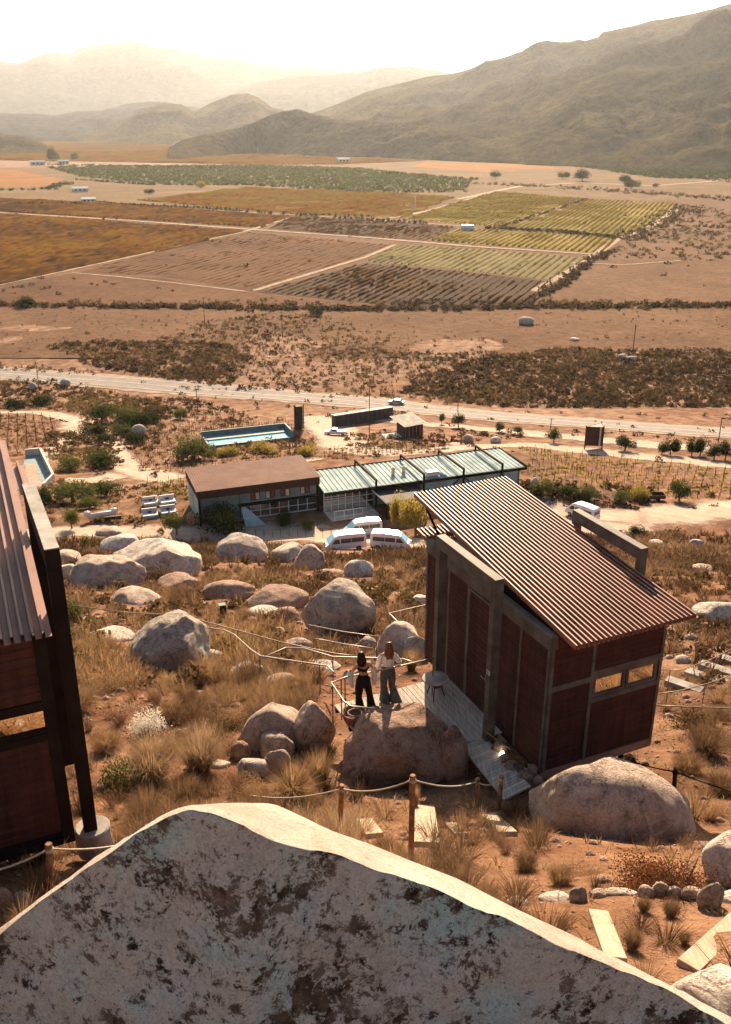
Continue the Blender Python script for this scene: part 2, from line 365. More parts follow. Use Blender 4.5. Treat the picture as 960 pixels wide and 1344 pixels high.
    simple('concrete', (.33, .30, .26), .85, scale=3, var=.2, bmp=.3)
    simple('rail_steel', (.22, .16, .12), .5, metal=.6, scale=4); simple('rail_pipe', (.36, .30, .25), .4, metal=.5, scale=4, var=.1)
    simple('terracotta', (.22, .10, .06), .8, scale=5)
    simple('white_paint', (.62, .62, .60), .5, var=.05, scale=2); simple('white_roof', (.40, .49, .47), .9, var=.12, scale=.5, spec=.05)
    simple('van_paint', (.80, .80, .80), .25, var=.03, scale=2, spec=.6); simple('car_silver', (.42, .42, .42), .3, metal=.6, var=.05, scale=2)
    simple('tyre', (.02, .02, .02), .8); simple('rubber_black', (.03, .03, .035), .6)
    m, n, b = nodes('car_glass'); b.inputs['Base Color'].default_value = (.03, .05, .06, 1); b.inputs['Roughness'].default_value = .05; b.inputs['Specular IOR Level'].default_value = .8
    m, n, b = nodes('windscreen_glass'); b.inputs['Base Color'].default_value = (.20, .50, .62, 1); b.inputs['Roughness'].default_value = .12; b.inputs['Specular IOR Level'].default_value = .9
    m, n, b = nodes('pool_water'); b.inputs['Base Color'].default_value = (.05, .27, .33, 1); b.inputs['Roughness'].default_value = .08; p = geo(n); x = noise(n, 1.2, 4, p); bump(n, b, x.outputs[0], .15, .05)
    simple('teal_wall', (.17, .25, .24), .7, scale=1); simple('teal_panel', (.36, .52, .50), .5, scale=.6, var=.2)
    simple('brown_roof', (.17, .085, .06), .8, scale=.6, var=.12, spec=.1); simple('dark_timber', (.07, .035, .025), .8, scale=2)
    simple('cream_wall', (.62, .55, .45), .8, scale=1); simple('charcoal_wall', (.06, .055, .05), .8, scale=1)
    simple('skin', (.50, .27, .17), .55, var=.04); simple('hair_dark', (.03, .015, .01), .5, scale=30); simple('hair_brown', (.20, .09, .04), .5, scale=30, var=.3)
    simple('black_cloth', (.012, .011, .012), .85, scale=10); simple('white_cloth', (.74, .71, .66), .85, scale=10, var=.06, bmp=.2); simple('grey_cloth', (.10, .10, .105), .85, scale=14, var=.25)
    simple('plastic_blue', (.10, .30, .45), .4); simple('red_plastic', (.5, .05, .03), .5)
    m, n, b = nodes('lamp_glow'); b.inputs['Emission Color'].default_value = (1, .85, .6, 1); b.inputs['Emission Strength'].default_value = 6
make_mats()
# ================================================================== PLACE: cabin frames, pads
AZL = radians(-24.6)
L1, L2, UP = basis(AZL)                      # cabin long axis, cross axis
LAX = (L1, L2, UP)
Q = W(710, 1013, -12.7)                      # near left bottom corner of the right cabin
R0 = W(97, 1086, -9.0)                       # near right bottom corner of the left cabin
AZB = radians(-20); B1, B2, _ = basis(AZB); BAX = (B2, B1, UP)   # buildings below: B2 along, B1 deep
BO = W(264, 690, -55.0)
c = BO+B2*30+B1*4; PADS.append((c.x, c.y, AZB, 9, 32, -55.0, 12))
PO = W(272, 583, -66.0); c = PO+B2*9.5+B1*1.5; PADS.append((c.x, c.y, AZB, 7, 12, -66.0, 8))
# ---- ground sheet
def ground():
    ys = [-40.0]
    while ys[-1] < 22000:
        y = ys[-1]; ys.append(y+(1.5 if y < -6 else max(.085, .0075*(y+6))))
    ys = np.array(ys); nc = 260; s = np.linspace(-1, 1, nc); s = s*(.55+.45*np.abs(s))
    X = s[None, :]*(14+.85*np.maximum(ys, -10))[:, None]; Y = np.repeat(ys[:, None], nc, 1)
    Z = T(X, Y)
    V = np.stack([X, Y, Z], -1).reshape(-1, 3)
    o = link('ground', mesh_np('ground', V, grid_faces(len(ys), nc), MATS['ground_soil'], smooth=True)); tag(o, kind='structure')
ground()
def drape(name, pts, width, matn, off=.06, step=1.0, parent=None, kind='structure', edge=.0, seed=0):
    """ribbon over the terrain along world points, pts = list of (x, y), width a number or per point"""
    P = np.array([(p[0], p[1]) for p in pts], float)
    seg = np.r_[0, np.cumsum(np.hypot(*np.diff(P, axis=0).T))]
    wd_ = np.full(len(P), width, float) if np.isscalar(width) else np.array(width, float)
    n = max(3, int(seg[-1]/step)); t = np.linspace(0, seg[-1], n)
    # smooth curve
    x = np.interp(t, seg, P[:, 0]); y = np.interp(t, seg, P[:, 1]); w = np.interp(t, seg, wd_)*(1.25 if matn in ('dirt_track', 'track_pale') else 1)
    k = max(1, min(n//8, int(6/step)))
    if k > 1:
        ker = np.ones(2*k+1)/(2*k+1)
        x = np.convolve(np.pad(x, k, 'reflect', reflect_type='odd'), ker, 'valid'); y = np.convolve(np.pad(y, k, 'reflect', reflect_type='odd'), ker, 'valid')
    dx, dy = np.gradient(x), np.gradient(y); l = np.hypot(dx, dy)+1e-9; nx, ny = -dy/l, dx/l
    m = 9; rows = []
    for j in range(m):
        f = (j/(m-1)-.5)
        e = w*f*(1+edge*vnoise(t*.35, j*.0+(1 if f > 0 else 5), 0, seed))
        xx, yy = x+nx*e, y+ny*e; rows.append(np.stack([xx, yy, T(xx, yy)+off], -1))
    V = np.stack(rows, 1).reshape(-1, 3)
    tn = np.tile(np.abs(np.linspace(-1, 1, m)), n); tn = np.maximum(tn, np.repeat(np.clip(1-np.minimum(t, t[-1]-t)/(width if np.isscalar(width) else 6), 0, 1), m)*(1 if matn in ('dirt_track', 'track_pale') else 0))
    o = link(name, mesh_np(name, V, grid_faces(n, m), MATS[matn], tint=tn, smooth=True), parent)
    if parent is None: tag(o, kind=kind)
    return o
def px_pts(pl, z=None): return [hit(*p)[:2] if z is None else W(p[0], p[1], z)[:2] for p in pl]
# ---- highway with markings
RP = [(-150, 480), (0, 490), (160, 502), (320, 516), (480, 528), (640, 546), (800, 558), (960, 569), (1100, 577)]
rc = px_pts(RP)
drape('road_shoulder', rc, 17, 'road_shoulder', .10, 1.5, edge=.12)
drape('highway', rc, 12.5, 'highway_asphalt', .16, 1.5)
def offs(pts, d):
    P = np.array(pts); g = np.gradient(P, axis=0); l = np.hypot(g[:, 0], g[:, 1])[:, None]; return P+np.stack([-g[:, 1], g[:, 0]], 1)/l*d
for k, d in enumerate((-5.2, 5.2)): drape('edge_line', offs(rc, d), .16, 'road_paint', .20, 1.5)
drape('centre_line', offs(rc, 0), .16, 'road_paint', .20, 1.5)
# ---- dirt tracks
def track(pl, w, off=.07, step=.8, mat='dirt_track', edge=.25): return drape('dirt_track', px_pts(pl), w, mat, off, step, edge=edge, seed=len(pl))
track([(-60, 700), (60, 700), (160, 697), (250, 700), (350, 702), (440, 704), (520, 712), (600, 716), (700, 700), (800, 686), (900, 672), (1010, 664)], [6, 6, 6, 8, 9, 11, 10, 8, 10, 11, 11, 11])
track([(-40, 542), (60, 541), (100, 552), (118, 568), (150, 585), (165, 605), (170, 618), (215, 628), (250, 628)], [5, 5, 9, 12, 6, 5, 8, 9, 5])
track([(110, 560), (75, 585), (45, 612)], [6, 5, 4], .09)
track([(75, 630), (120, 632), (170, 622)], [3, 5, 7], .11)
track([(410, 545), (432, 560), (455, 590), (520, 596), (600, 588), (700, 583), (760, 592), (860, 600), (1000, 616)], [10, 14, 12, 8, 6, 6, 8, 8, 8], .08)
track([(455, 548), (560, 557), (680, 568), (790, 578), (900, 588), (990, 595)], [5, 6, 8, 9, 9, 9], .10)
track([(425, 600), (380, 610), (330, 606)], [4, 3, 2], .12)
track([(700, 664), (780, 676), (860, 680)], [7, 8, 8], .13)
# sandy flat beyond the road
# ================================================================== far fields on the valley floor (z = -76)
ZV = -76.0
def poly_world(pl): return np.array([W(p[0], p[1], ZV)[:2] for p in pl])
def field(name, pl, matn, lift):
    P = poly_world(pl); V = [(x, y, ZV+lift) for x, y in P]
    me = bpy.data.meshes.new(name); me.from_pydata(V, [], [list(range(len(V)))]); me.materials.append(MATS[matn]); me.update()
    bm = bmesh.new(); bm.from_mesh(me); bmesh.ops.triangulate(bm, faces=bm.faces[:]); bmesh.ops.recalc_face_normals(bm, faces=bm.faces[:])
    for f in bm.faces:
        if f.normal.z < 0: f.normal_flip()
    bm.to_mesh(me); bm.free()
    return tag(link(name, me), kind='structure')
FIELDS = [
 ('field_pale', [(-200, 222), (-200, 268), (140, 268), (480, 290), (1150, 262), (1150, 236), (700, 204), (420, 206), (330, 216)], .03),
 ('field_tan', [(-250, 280), (-250, 470), (1200, 470), (1200, 262), (890, 262), (500, 262)], .06),
 ('field_orange', [(-300, 186), (60, 186), (130, 178), (230, 186), (400, 205), (560, 211), (440, 216), (330, 216), (100, 212), (-300, 206)], .09),
 ('field_orchard', [(60, 219), (330, 217), (470, 221), (620, 236), (612, 250), (480, 252), (330, 242), (200, 242), (105, 232)], .12),
 ('field_orange', [(-200, 221), (20, 223), (85, 236), (60, 245), (-200, 247)], .14),
 ('field_orange', [(560, 212), (700, 216), (740, 222), (640, 226), (540, 219)], .12),
 ('field_pale', [(640, 222), (760, 222), (880, 240), (1100, 246), (1100, 256), (800, 250), (700, 240)], .15),
 ('field_orchard', [(760, 219), (960, 224), (1150, 226), (1150, 236), (960, 236), (860, 234)], .18),
 ('field_gold', [(178, 263), (330, 246), (480, 252), (600, 258), (530, 286), (380, 281)], .15),
 ('field_dark_orange', [(-250, 258), (0, 262), (140, 265), (380, 285), (345, 299), (0, 278), (-250, 263)], .18),
 ('field_dark_orange', [(-250, 266), (0, 281), (322, 303), (250, 322), (175, 337), (0, 374), (-250, 425)], .18),
 ('field_gold', [(-250, 308), (0, 311), (130, 318), (150, 322), (90, 334), (0, 340), (-250, 355)], .22),
 ('field_brown', [(180, 338), (330, 305), (515, 322), (430, 350), (330, 382), (210, 362), (100, 358)], .18),
 ('field_brown', [(-250, 440), (0, 379), (90, 360), (210, 365), (330, 385), (500, 402), (300, 402), (0, 402), (-250, 460)], .18),
 ('field_dark', [(338, 384), (478, 346), (600, 356), (722, 370), (700, 403), (520, 402)], .18),
 ('field_sage', [(482, 344), (522, 322), (640, 328), (772, 339), (722, 368), (600, 354)], .18),
 ('field_dark', [(382, 285), (500, 289), (600, 299), (560, 316), (480, 311), (352, 300)], .18),
 ('field_yellowgreen', [(562, 316), (602, 300), (700, 304), (812, 314), (790, 333), (700, 326)], .18),
 ('field_yellowgreen', [(530, 288), (652, 252), (768, 261), (655, 298)], .18),
 ('field_yellowgreen', [(662, 299), (775, 262), (892, 267), (848, 300), (812, 311)], .18),
]
for nme, pl, lift in FIELDS: field('field', pl, nme, lift)
def far_track(pl, w, lift=.30): return drape('farm_track', px_pts(pl, ZV), w, 'track_pale', lift, 6.0, edge=.1)
drape('farm_road', px_pts([(-250, 262), (0, 279.5), (160, 289), (330, 301.5), (480, 312), (620, 324), (795, 335)], ZV), 6, 'track_pale', .34, 6.0)
far_track([(-150, 410), (0, 374), (180, 335.5), (330, 302), (385, 284)], 4.5)
far_track([(330, 383), (420, 356), (480, 338), (520, 321)], 4)
far_track([(90, 358), (160, 364), (230, 372), (330, 384)], 2, .31)
far_track([(700, 384), (760, 350), (812, 313), (850, 300), (897, 269)], 7, .26)
far_track([(510, 287), (560, 278), (615, 262), (650, 252)], 7, .32)
far_track([(100, 212), (200, 217), (330, 217), (470, 221)], 9, .32)
far_track([(70, 206), (100, 209), (300, 214)], 6, .36)
far_track([(-50, 268), (140, 266), (260, 275), (480, 288), (620, 298)], 4, .30)
far_track([(740, 345), (820, 348), (900, 342)], 3, .29)
far_track([(600, 262), (680, 245), (760, 240), (860, 244), (960, 236)], 10, .30)
# pale dry clearings between the fields and the road
# ---- vine rows: ridges clipped to each field
def rows(pl, dirp, spacing, h, w, tint, jit, seg=3.0, gap=.0, name='vine_rows'):
    P = poly_world(pl); a, b_ = [np.array(W(*q, ZV)[:2]) for q in dirp]; d = (b_-a)/np.linalg.norm(b_-a); nrm = np.array([-d[1], d[0]])
    s = P@nrm; u0 = P@d; rng = np.random.RandomState(int(abs(s[0])) % 999)
    Vs, Fs, Ts = [], [], []; base = 0
    for k in np.arange(s.min()+spacing/2, s.max(), spacing):
        xs = []
        for i in range(len(P)):
            p, q = P[i], P[(i+1) % len(P)]; sp, sq = p@nrm-k, q@nrm-k
            if sp*sq < 0: xs.append((p@d)+(q@d-p@d)*sp/(sp-sq))
        xs.sort()
        for e in range(0, len(xs)-1, 2):
            n = max(2, int((xs[e+1]-xs[e])/seg)); t = np.linspace(xs[e]+2, xs[e+1]-2, n)
            hh = h*(.55+.6*rng.rand(n)); ww = w*(.6+.6*rng.rand(n)); off = rng.randn(n)*.12; cx0 = np.outer(t, d)+k*nrm
            pc = fbm(cx0[:, 0]*.012, cx0[:, 1]*.012, 0, 77, 3); p2 = fbm(cx0[:, 0]*.05, cx0[:, 1]*.05, 0, 78, 3); hh = hh*np.clip(.95+1.3*p2, .15, 1.5); ww = ww*np.clip(1+.8*p2, .4, 1.4); off = off+.3*p2
            if gap: hh = np.where(rng.rand(n) < gap, .05, hh)
            cx = np.outer(t, d)+np.outer(k+off, nrm)
            L = np.c_[cx-nrm*ww[:, None]/2, np.full(n, ZV+.2)]; C = np.c_[cx, ZV+.2+hh]; Rr = np.c_[cx+nrm*ww[:, None]/2, np.full(n, ZV+.2)]
            V = np.stack([L, C, Rr], 1).reshape(-1, 3); Vs.append(V); Fs.append(grid_faces(n, 3)+base); base += len(V)
            Ts.append(np.clip(tint+jit*rng.randn(n)*.6+.22*pc+.12*p2, 0, 1).repeat(3))
    if Vs: tag(link(name, mesh_np(name, np.concatenate(Vs), np.concatenate(Fs), MATS['vine_rows'], np.concatenate(Ts))), kind='stuff')
RD = ((335, 385), (520, 320))
rows(FIELDS[14][1], RD, 4.2, 1.1, 1.0, .12, .12, 3.0, .25)
rows(FIELDS[15][1], RD, 4.5, 1.0, 1.6, .85, .12, 4.0, .05)
rows(FIELDS[17][1], RD, 4.5, 1.4, 2.0, .66, .15, 4.0)
rows(FIELDS[18][1], RD, 4.5, 1.7, 2.4, .68, .18, 5.0)
rows(FIELDS[19][1], RD, 4.5, 1.7, 2.4, .70, .18, 5.0)
rows(FIELDS[12][1], RD, 5.0, .5, .9, .22, .08, 5.0, .6)
rows(FIELDS[9][1], RD, 5.0, 1.5, 2.8, .30, .14, 6.0)
rows(FIELDS[10][1], RD, 4.5, 1.5, 2.8, .31, .16, 5.0)
rows(FIELDS[11][1], RD, 4.6, 1.7, 2.8, .44, .14, 5.0)
rows(FIELDS[2][1], ((100,200),(300,195)), 9, 2.0, 6, .43, .12, 14.0)
rows(FIELDS[16][1], RD, 4.5, 1.0, 1.2, .2, .1, 5.0, .3)
rows(FIELDS[8][1], RD, 6.0, 1.5, 3.6, .52, .16, 7.0)
# ================================================================== mountains
def mrange(pts, foot, dist, matn, seed, rough=1.0, spur=6.0, name='mountain', back=.6, nu=240, nv=70, bumps=.06):
    px = np.linspace(pts[0][0], pts[-1][0], nu); cy = np.interp(px, *zip(*pts)); fy = np.interp(px, *zip(*foot)) if not np.isscalar(foot) else None
    dd = np.interp(px, *zip(*dist)) if not np.isscalar(dist) else np.full(nu, dist)
    V = np.zeros((nv, nu, 3)); R = np.array([ray(a, b) for a, b in zip(px, cy)]); hz = np.hypot(R[:, 0], R[:, 1])
    D = R[:, :2]/hz[:, None]; el = R[:, 2]/hz
    zc = dd*el
    if fy is None: d0 = np.full(nu, float(foot))
    else:
        RF = np.array([ray(a, b) for a, b in zip(px, fy)]); d0 = 76/(-RF[:, 2]/np.hypot(RF[:, 0], RF[:, 1]))
    H = zc+76; Hm = H.max()
    kf = int(nv*.75)
    for j in range(nv):
        if j <= kf: t = j/kf; r = d0+(dd-d0)*t; prof = t**1.15
        else: t2 = (j-kf)/(nv-1-kf); r = dd+(dd-d0)*back*t2; t = 1-t2; prof = 1-t2**1.4
        x, y = D[:, 0]*r, D[:, 1]*r
        sp = fbm(x/Hm/1.6, y/Hm/1.6, 0, seed, 5, ridged=True)
        fi = fbm(x/Hm*4, y/Hm*4, 0, seed+9, 5)
        am = 4*t*(1-t)
        h = H*prof+am*H*(.30*rough*sp)+am*H*bumps*fi+H*.02*fi*(1 if j == kf else am)
        V[j] = np.stack([x, y, -76-.5+np.maximum(h, -8 if j else -8)], -1)
    V[0, :, 2] = -84; V[-1, :, 2] = -84
    o = link(name, mesh_np(name, V.reshape(-1, 3), grid_faces(nv, nu), MATS[matn], smooth=True)); tag(o, kind='structure'); return o
mrange([(400, 110), (440, 92), (470, 89), (500, 85), (520, 88), (540, 81), (565, 85), (590, 80), (615, 82), (650, 76), (700, 84), (760, 90), (900, 100)], 12000, 17000, 'mountain_far', 5)
mrange([(-420, 120), (-300, 70), (-150, 92), (-60, 76), (0, 79), (25, 82), (50, 72), (70, 69), (90, 70), (110, 62), (140, 57), (168, 53), (185, 55), (205, 64), (235, 66), (262, 70), (285, 76), (310, 75), (335, 83), (350, 82), (372, 88), (405, 88), (430, 91), (470, 95), (520, 104), (600, 120), (700, 135)], 8200, 11500, 'mountain_far', 11, 1.2)
mrange([(180, 155), (240, 135), (290, 124), (340, 107), (390, 101), (440, 97), (480, 94), (520, 87), (545, 89), (570, 93), (620, 98), (700, 120), (800, 140)], 6500, 8600, 'mountain_far', 17, 1.0)
mrange([(-400, 130), (-200, 140), (-60, 152), (0, 149), (45, 149), (75, 151), (100, 146), (130, 145), (160, 139), (185, 134), (215, 133), (250, 140), (300, 150), (380, 160)], 4300, 6000, 'mountain_far', 23, 1.0)
mrange([(100, 176), (128, 172), (160, 158), (185, 145), (210, 138), (238, 137), (255, 146), (275, 136), (300, 126), (325, 122), (340, 128), (356, 140), (385, 150), (450, 160), (520, 165)], 3600, 4700, 'mountain_near', 29, 1.1)
mrange([(-300, 175), (-120, 176), (0, 176), (30, 178), (50, 184), (62, 190)], 2700, 3100, 'mountain_near', 47, .6)
mrange([(380, 165), (405, 150), (440, 138), (480, 121), (520, 110), (560, 101), (590, 97), (618, 90), (640, 80), (660, 76), (690, 66), (712, 57), (725, 54), (745, 56), (765, 54), (786, 48), (790, 42), (810, 38), (850, 29), (880, 22), (915, 16), (960, 6), (1100, -30), (1300, -40), (1500, 30)],
       [(380, 190), (500, 205), (600, 212), (700, 216), (800, 219), (960, 224), (1200, 232), (1500, 240)], [(380, 4200), (600, 4300), (960, 4000), (1500, 3600)], 'mountain_near', 37, 1.0, nu=520, nv=190, bumps=.13)
# a nearer spur running down from the right mountain, and the low hill at its foot
mrange([(640, 190), (690, 150), (730, 122), (770, 104), (810, 92), (850, 90), (900, 86), (960, 75), (1100, 40), (1300, 60)],
       [(640, 212), (700, 217), (800, 220), (960, 226), (1300, 240)], [(640, 2500), (960, 2700), (1300, 2500)], 'mountain_near', 41, 1.0, nu=380, nv=130, bumps=.14)
mrange([(222, 194), (240, 183), (270, 176), (300, 170), (330, 163), (352, 152), (370, 146), (390, 143), (408, 149), (440, 156), (500, 160), (560, 165), (640, 185), (700, 205)],
       [(222, 196), (300, 199), (400, 205), (500, 207), (600, 212), (700, 216)], [(222, 2500), (390, 2700), (700, 2100)], 'mountain_near', 53, .9, name='hill')
# ================================================================== THE TWO CABINS
def ribbed(name, mat, parent, D, C, B, A, n, top=.37, h=.10, sheet=.012):
    """box-ribbed metal sheet between near-left D, near-right C, far-right B, far-left A"""
    D, C, B, A = map(Vector, (D, C, B, A)); up = ((C-D).cross(A-D)).normalized()
    if up.z < 0: up = -up
    prof = []
    for i in range(n):
        for f, k in ((0.0, 0), (.02, 1), (top-.06, 1), (top, 0)): prof.append(((i+f)/n, k*h))
    prof.append((1.0, 0)); m = MB(); nn = len(prof)
    for s in (0, 1):
        for f, k in prof:
            a = D.lerp(C, f); b_ = A.lerp(B, f); m.v.append((a if s == 0 else b_)+up*k)
    for s in (0, 1):
        for f, k in prof:
            a = D.lerp(C, f); b_ = A.lerp(B, f); m.v.append((a if s == 0 else b_)-up*sheet+up*k)
    for i in range(nn-1):
        m.f += [[i, i+1, nn+i+1, nn+i], [2*nn+i+1, 2*nn+i, 3*nn+i, 3*nn+i+1], [i, 2*nn+i, 2*nn+i+1, i+1], [nn+i, nn+i+1, 3*nn+i+1, 3*nn+i]]
    m.f += [[0, nn, 3*nn, 2*nn], [nn-1, 3*nn-1, 4*nn-1, 2*nn-1]]
    return m.build(name, mat, parent)
def clad_panel(parent, o, e, nrm, a, b_, h0, h1, name='wall_panel', pitch=.13, d=.016, mat='rust_cladding'):
    """ribbed cladding panel: o origin, e along the wall, nrm outward, from a to b_, heights h0..h1"""
    n = max(1, round((h1-h0)/pitch)); m = MB(); pr = []
    for i in range(n):
        for f, k in ((0, 0), (.12, 1), (.85, 1), (1.0, 0)): pr.append((h0+(h1-h0)*(i+f)/n, k*d))
    for z, k in pr:
        for x in (a, b_): m.v.append(o+e*x+UP*z+nrm*(k+.004))
    for i in range(len(pr)-1): m.f.append([2*i, 2*i+1, 2*i+3, 2*i+2])
    return m.build(name, MATS[mat], parent)
def text_obj(name, body, loc, xdir, updir, size, mat, parent):
    cu = bpy.data.curves.new(name, 'FONT'); cu.body = body; cu.size = size; cu.extrude = .004; cu.align_x = 'CENTER'; cu.align_y = 'CENTER'
    t = bpy.data.objects.new(name, cu); COL.objects.link(t); dg = bpy.context.evaluated_depsgraph_get()
    me = bpy.data.meshes.new_from_object(t.evaluated_get(dg)); bpy.data.objects.remove(t)
    zd = xdir.cross(updir).normalized(); M = Matrix((xdir, updir, zd)).transposed().to_4x4(); me.transform(Matrix.Translation(Vector(loc)-parent.location) @ M)
    me.materials.clear(); me.materials.append(mat); return link(name, me, parent)
def windowp(parent, o, e, nrm, a, b_, h0, h1, fr=.05, mat='weathered_steel'):
    m = MB(); ax = (e, -nrm, UP); t = .06
    m.box(o, ax, (a, -.02, h0), (b_, .05, h0+fr)); m.box(o, ax, (a, -.02, h1-fr), (b_, .05, h1))
    m.box(o, ax, (a, -.018, h0+fr), (a+fr, .05, h1-fr)); m.box(o, ax, (b_-fr, -.018, h0+fr), (b_, .05, h1-fr))
    w = m.build('window', MATS[mat], parent)
    MB().box(o, ax, (a+fr, .012, h0+fr), (b_-fr, .03, h1-fr)).build('pane', MATS['window_glass'], w)
    return w
ST = MATS['weathered_steel']
# ---- right cabin
cab = empty('cabin', Q, 'rust brown raised cabin with ribbed red roof and door, standing right of the two women', 'cabin')
CW, CL, CH = 2.9, 5.2, 3.27
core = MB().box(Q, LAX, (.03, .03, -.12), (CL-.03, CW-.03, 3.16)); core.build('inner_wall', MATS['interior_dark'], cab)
nL2, nL1 = -L2, -L1
# door side
for a, b_ in ((.07, .98), (1.06, 2.05), (3.22, 4.05), (4.12, CL-.07)):
    clad_panel(cab, Q, L1, nL2, a, b_, 0, 2.95)
for a in (0, .98, CL-.07): MB().box(Q, LAX, (a, -.035, 0), (a+(.07 if a else .055), .03, 2.95)).build('mullion', ST, cab)
MB().box(Q, LAX, (3.14, -.035, 0), (3.22, .03, 2.95)).build('mullion', ST, cab); MB().box(Q, LAX, (4.05, -.03, 0), (4.12, .03, 2.95)).build('mullion', ST, cab)
MB().box(Q, LAX, (-.03, -.05, 2.95), (CL+.03, .14, CH)).build('top_beam', ST, cab, bevel=.01)
MB().box(Q, LAX, (0.02, .14, 3.165), (CL, CW+.02, 3.2)).build('ceiling_deck', MATS['rusty_steel'], cab)
dr = clad_panel(cab, Q-L2*.012, L1, nL2, 2.12, 3.07, .03, 2.86, name='door')
hd = MB().tube([Q+L1*2.24-L2*.10+UP*1.02, Q+L1*2.38-L2*.10+UP*1.02], .012); hd.box(Q, LAX, (2.20, -.05, .92), (2.26, -.03, 1.12)); hd.tube([Q+L1*2.24-L2*.03+UP*1.02, Q+L1*2.24-L2*.10+UP*1.02], .012)
hd.build('handle', MATS['concrete'], dr)
fr = MB(); fr.box(Q, LAX, (2.05, -.05, 0), (2.11, .03, 2.92)); fr.box(Q, LAX, (3.075, -.05, 0), (3.135, .03, 2.92)); fr.box(Q, LAX, (2.11, -.045, 2.86), (3.075, .03, 2.92)); fr.build('door_frame', ST, cab)
# front side
o = Q
clad_panel(cab, o, L2, nL1, .07, 1.03, 2.09, 3.2); clad_panel(cab, o, L2, nL1, .07, 1.03, 0, 1.96)
clad_panel(cab, o, L2, nL1, 1.11, CW-.05, 2.2, 3.2); clad_panel(cab, o, L2, nL1, 1.11, CW-.05, 0, 1.42)
FX = (L2, L1, UP); RS = MATS['weathered_steel']
def fb(a, b_, n='front_beam', mt='weathered_steel', t=-.04): return MB().box(o, FX, (a[0], t, a[1]), (b_[0], .03, b_[1])).build(n, MATS[mt], cab)
fb((0, 0), (.07, 3.24), 'corner_post', t=-.045); fb((CW-.05, -.1), (CW+.02, 3.24), 'corner_post', t=-.045); fb((1.03, 0), (1.11, 3.2), 'mullion')
fb((.07, 1.96), (1.03, 2.09)); fb((1.11, 2.04), (CW-.05, 2.2)); fb((1.11, 1.42), (CW-.05, 1.53)); fb((-.02, -.2), (CW+.02, 0), 'sill_beam', 'rusty_steel')
windowp(cab, o, L2, nL1, 1.13, 1.98, 1.53, 2.04, .07); windowp(cab, o, L2, nL1, 2.0, CW-.07, 1.53, 2.04, .07)
# far and right sides
MB().box(Q, LAX, (CL-.02, .0, -.1), (CL+.02, CW, 3.2)).build('rear_wall', MATS['rust_cladding'], cab)
MB().box(Q, LAX, (.05, CW-.02, -.1), (CL, CW+.015, 3.2)).build('side_wall', MATS['rust_cladding'], cab)
ribbed('roof', MATS['roof_sheet'], cab, Q-L1*.62+L2*.10+UP*3.28, Q-L1*.60+L2*3.20+UP*3.28, Q+L1*6.5+L2*3.05+UP*3.93, Q+L1*6.4+L2*.2+UP*3.93, 26)
MB().box(Q, LAX, (.3, .22, 3.2), (5.2, .26, 3.36)).build('roof_purlin', MATS['dark_steel'], cab); MB().box(Q, LAX, (.3, 2.7, 3.2), (5.2, 2.76, 3.36)).build('roof_purlin', MATS['dark_steel'], cab)
for w_ in (.3, 2.7): MB().tube([Q+L1*5.1+L2*w_+UP*3.2, Q+L1*6.0+L2*w_+UP*3.86], .035).build('roof_strut', MATS['dark_steel'], cab)
ribbed('awning', MATS['roof_sheet'], cab, Q+L1*5.25-L2*.05+UP*3.2, Q+L1*5.25+L2*1.2+UP*3.2, Q+L1*5.75+L2*1.2+UP*3.25, Q+L1*5.75-L2*.05+UP*3.25, 11)
def portal(w0, w1, parent, l0=1.27, l1=3.78, hb=0.0, zt=4.05, org=Q, mt=None, pw=.22):
    mt = mt or MATS['weathered_steel']; z = -.5
    MB().box(org, LAX, (l0, w0, z+hb), (l0+pw, w1, zt-.28)).build('frame_post', mt, parent, bevel=.008)
    MB().box(org, LAX, (l1-pw, w0, z+hb), (l1, w1, zt-.28)).build('frame_post', mt, parent, bevel=.008)
    MB().box(org, LAX, (l0-.002, w0-.002, zt-.28), (l1+.002, w1+.002, zt)).build('frame_beam', mt, parent, bevel=.008)
portal(-.58, -.36, cab, pw=.17); portal(3.16, 3.36, cab, zt=4.04, pw=.15)
for l, w in ((.4, .4), (.4, 2.5), (4.6, .4), (4.6, 2.5)): 
    p = Q+L1*l+L2*w; MB().tube([p+UP*-.12, Vector((p.x, p.y, float(T(p.x, p.y))-.3))], .06).build('pier', MATS['dark_steel'], cab)
text_obj('door_number', '18', Q+L1*1.34-L2*.586+UP*1.83, -L1, UP, .17, MATS['white_paint'], cab)
MB().tube([Q+L1*1.1-L2*.75+UP*.55, Q+L1*.35-L2*.55+UP*.5], .014).build('wall_rail', MATS['rail_steel'], cab)
# ---- left cabin (only its right end is in view)
cb2 = empty('cabin', R0, 'dark rust cabin cut by the left edge, dark beam with sunlit top above its half shaded roof', 'cabin')
o = R0; LW = 2.9
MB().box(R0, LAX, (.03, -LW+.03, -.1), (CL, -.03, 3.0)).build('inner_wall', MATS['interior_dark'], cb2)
def wallpx(px, py, q=R0, e=L2):
    nrm = e.cross(UP); r = Vector(ray(px, py)); t = q.dot(nrm)/r.dot(nrm); v = r*t-q; return v.dot(e), v.z
wt = wallpx(62, 928); wb = wallpx(62, 958); 
h1, h0 = wt[1], wb[1]; xe = wt[0]
clad_panel(cb2, o, L2, nL1, -LW, -.16, 0, h0-.14); clad_panel(cb2, o, L2, nL1, -LW, -.12, h1+.12, 3.05)
for a, b_, n_ in (((-.16, -.1), (0, 3.05), 'corner_post'), ((-LW, h0-.14), (-.16, h0-.03), 'front_beam'), ((-LW, h1+.03), (-.16, h1+.12), 'front_beam'), ((-LW, -.2), (.0, -.1), 'sill_beam')):
    MB().box(o, FX, (a[0], -.04, a[1]), (b_[0], .03, b_[1])).build(n_, MATS['dark_steel'], cb2)
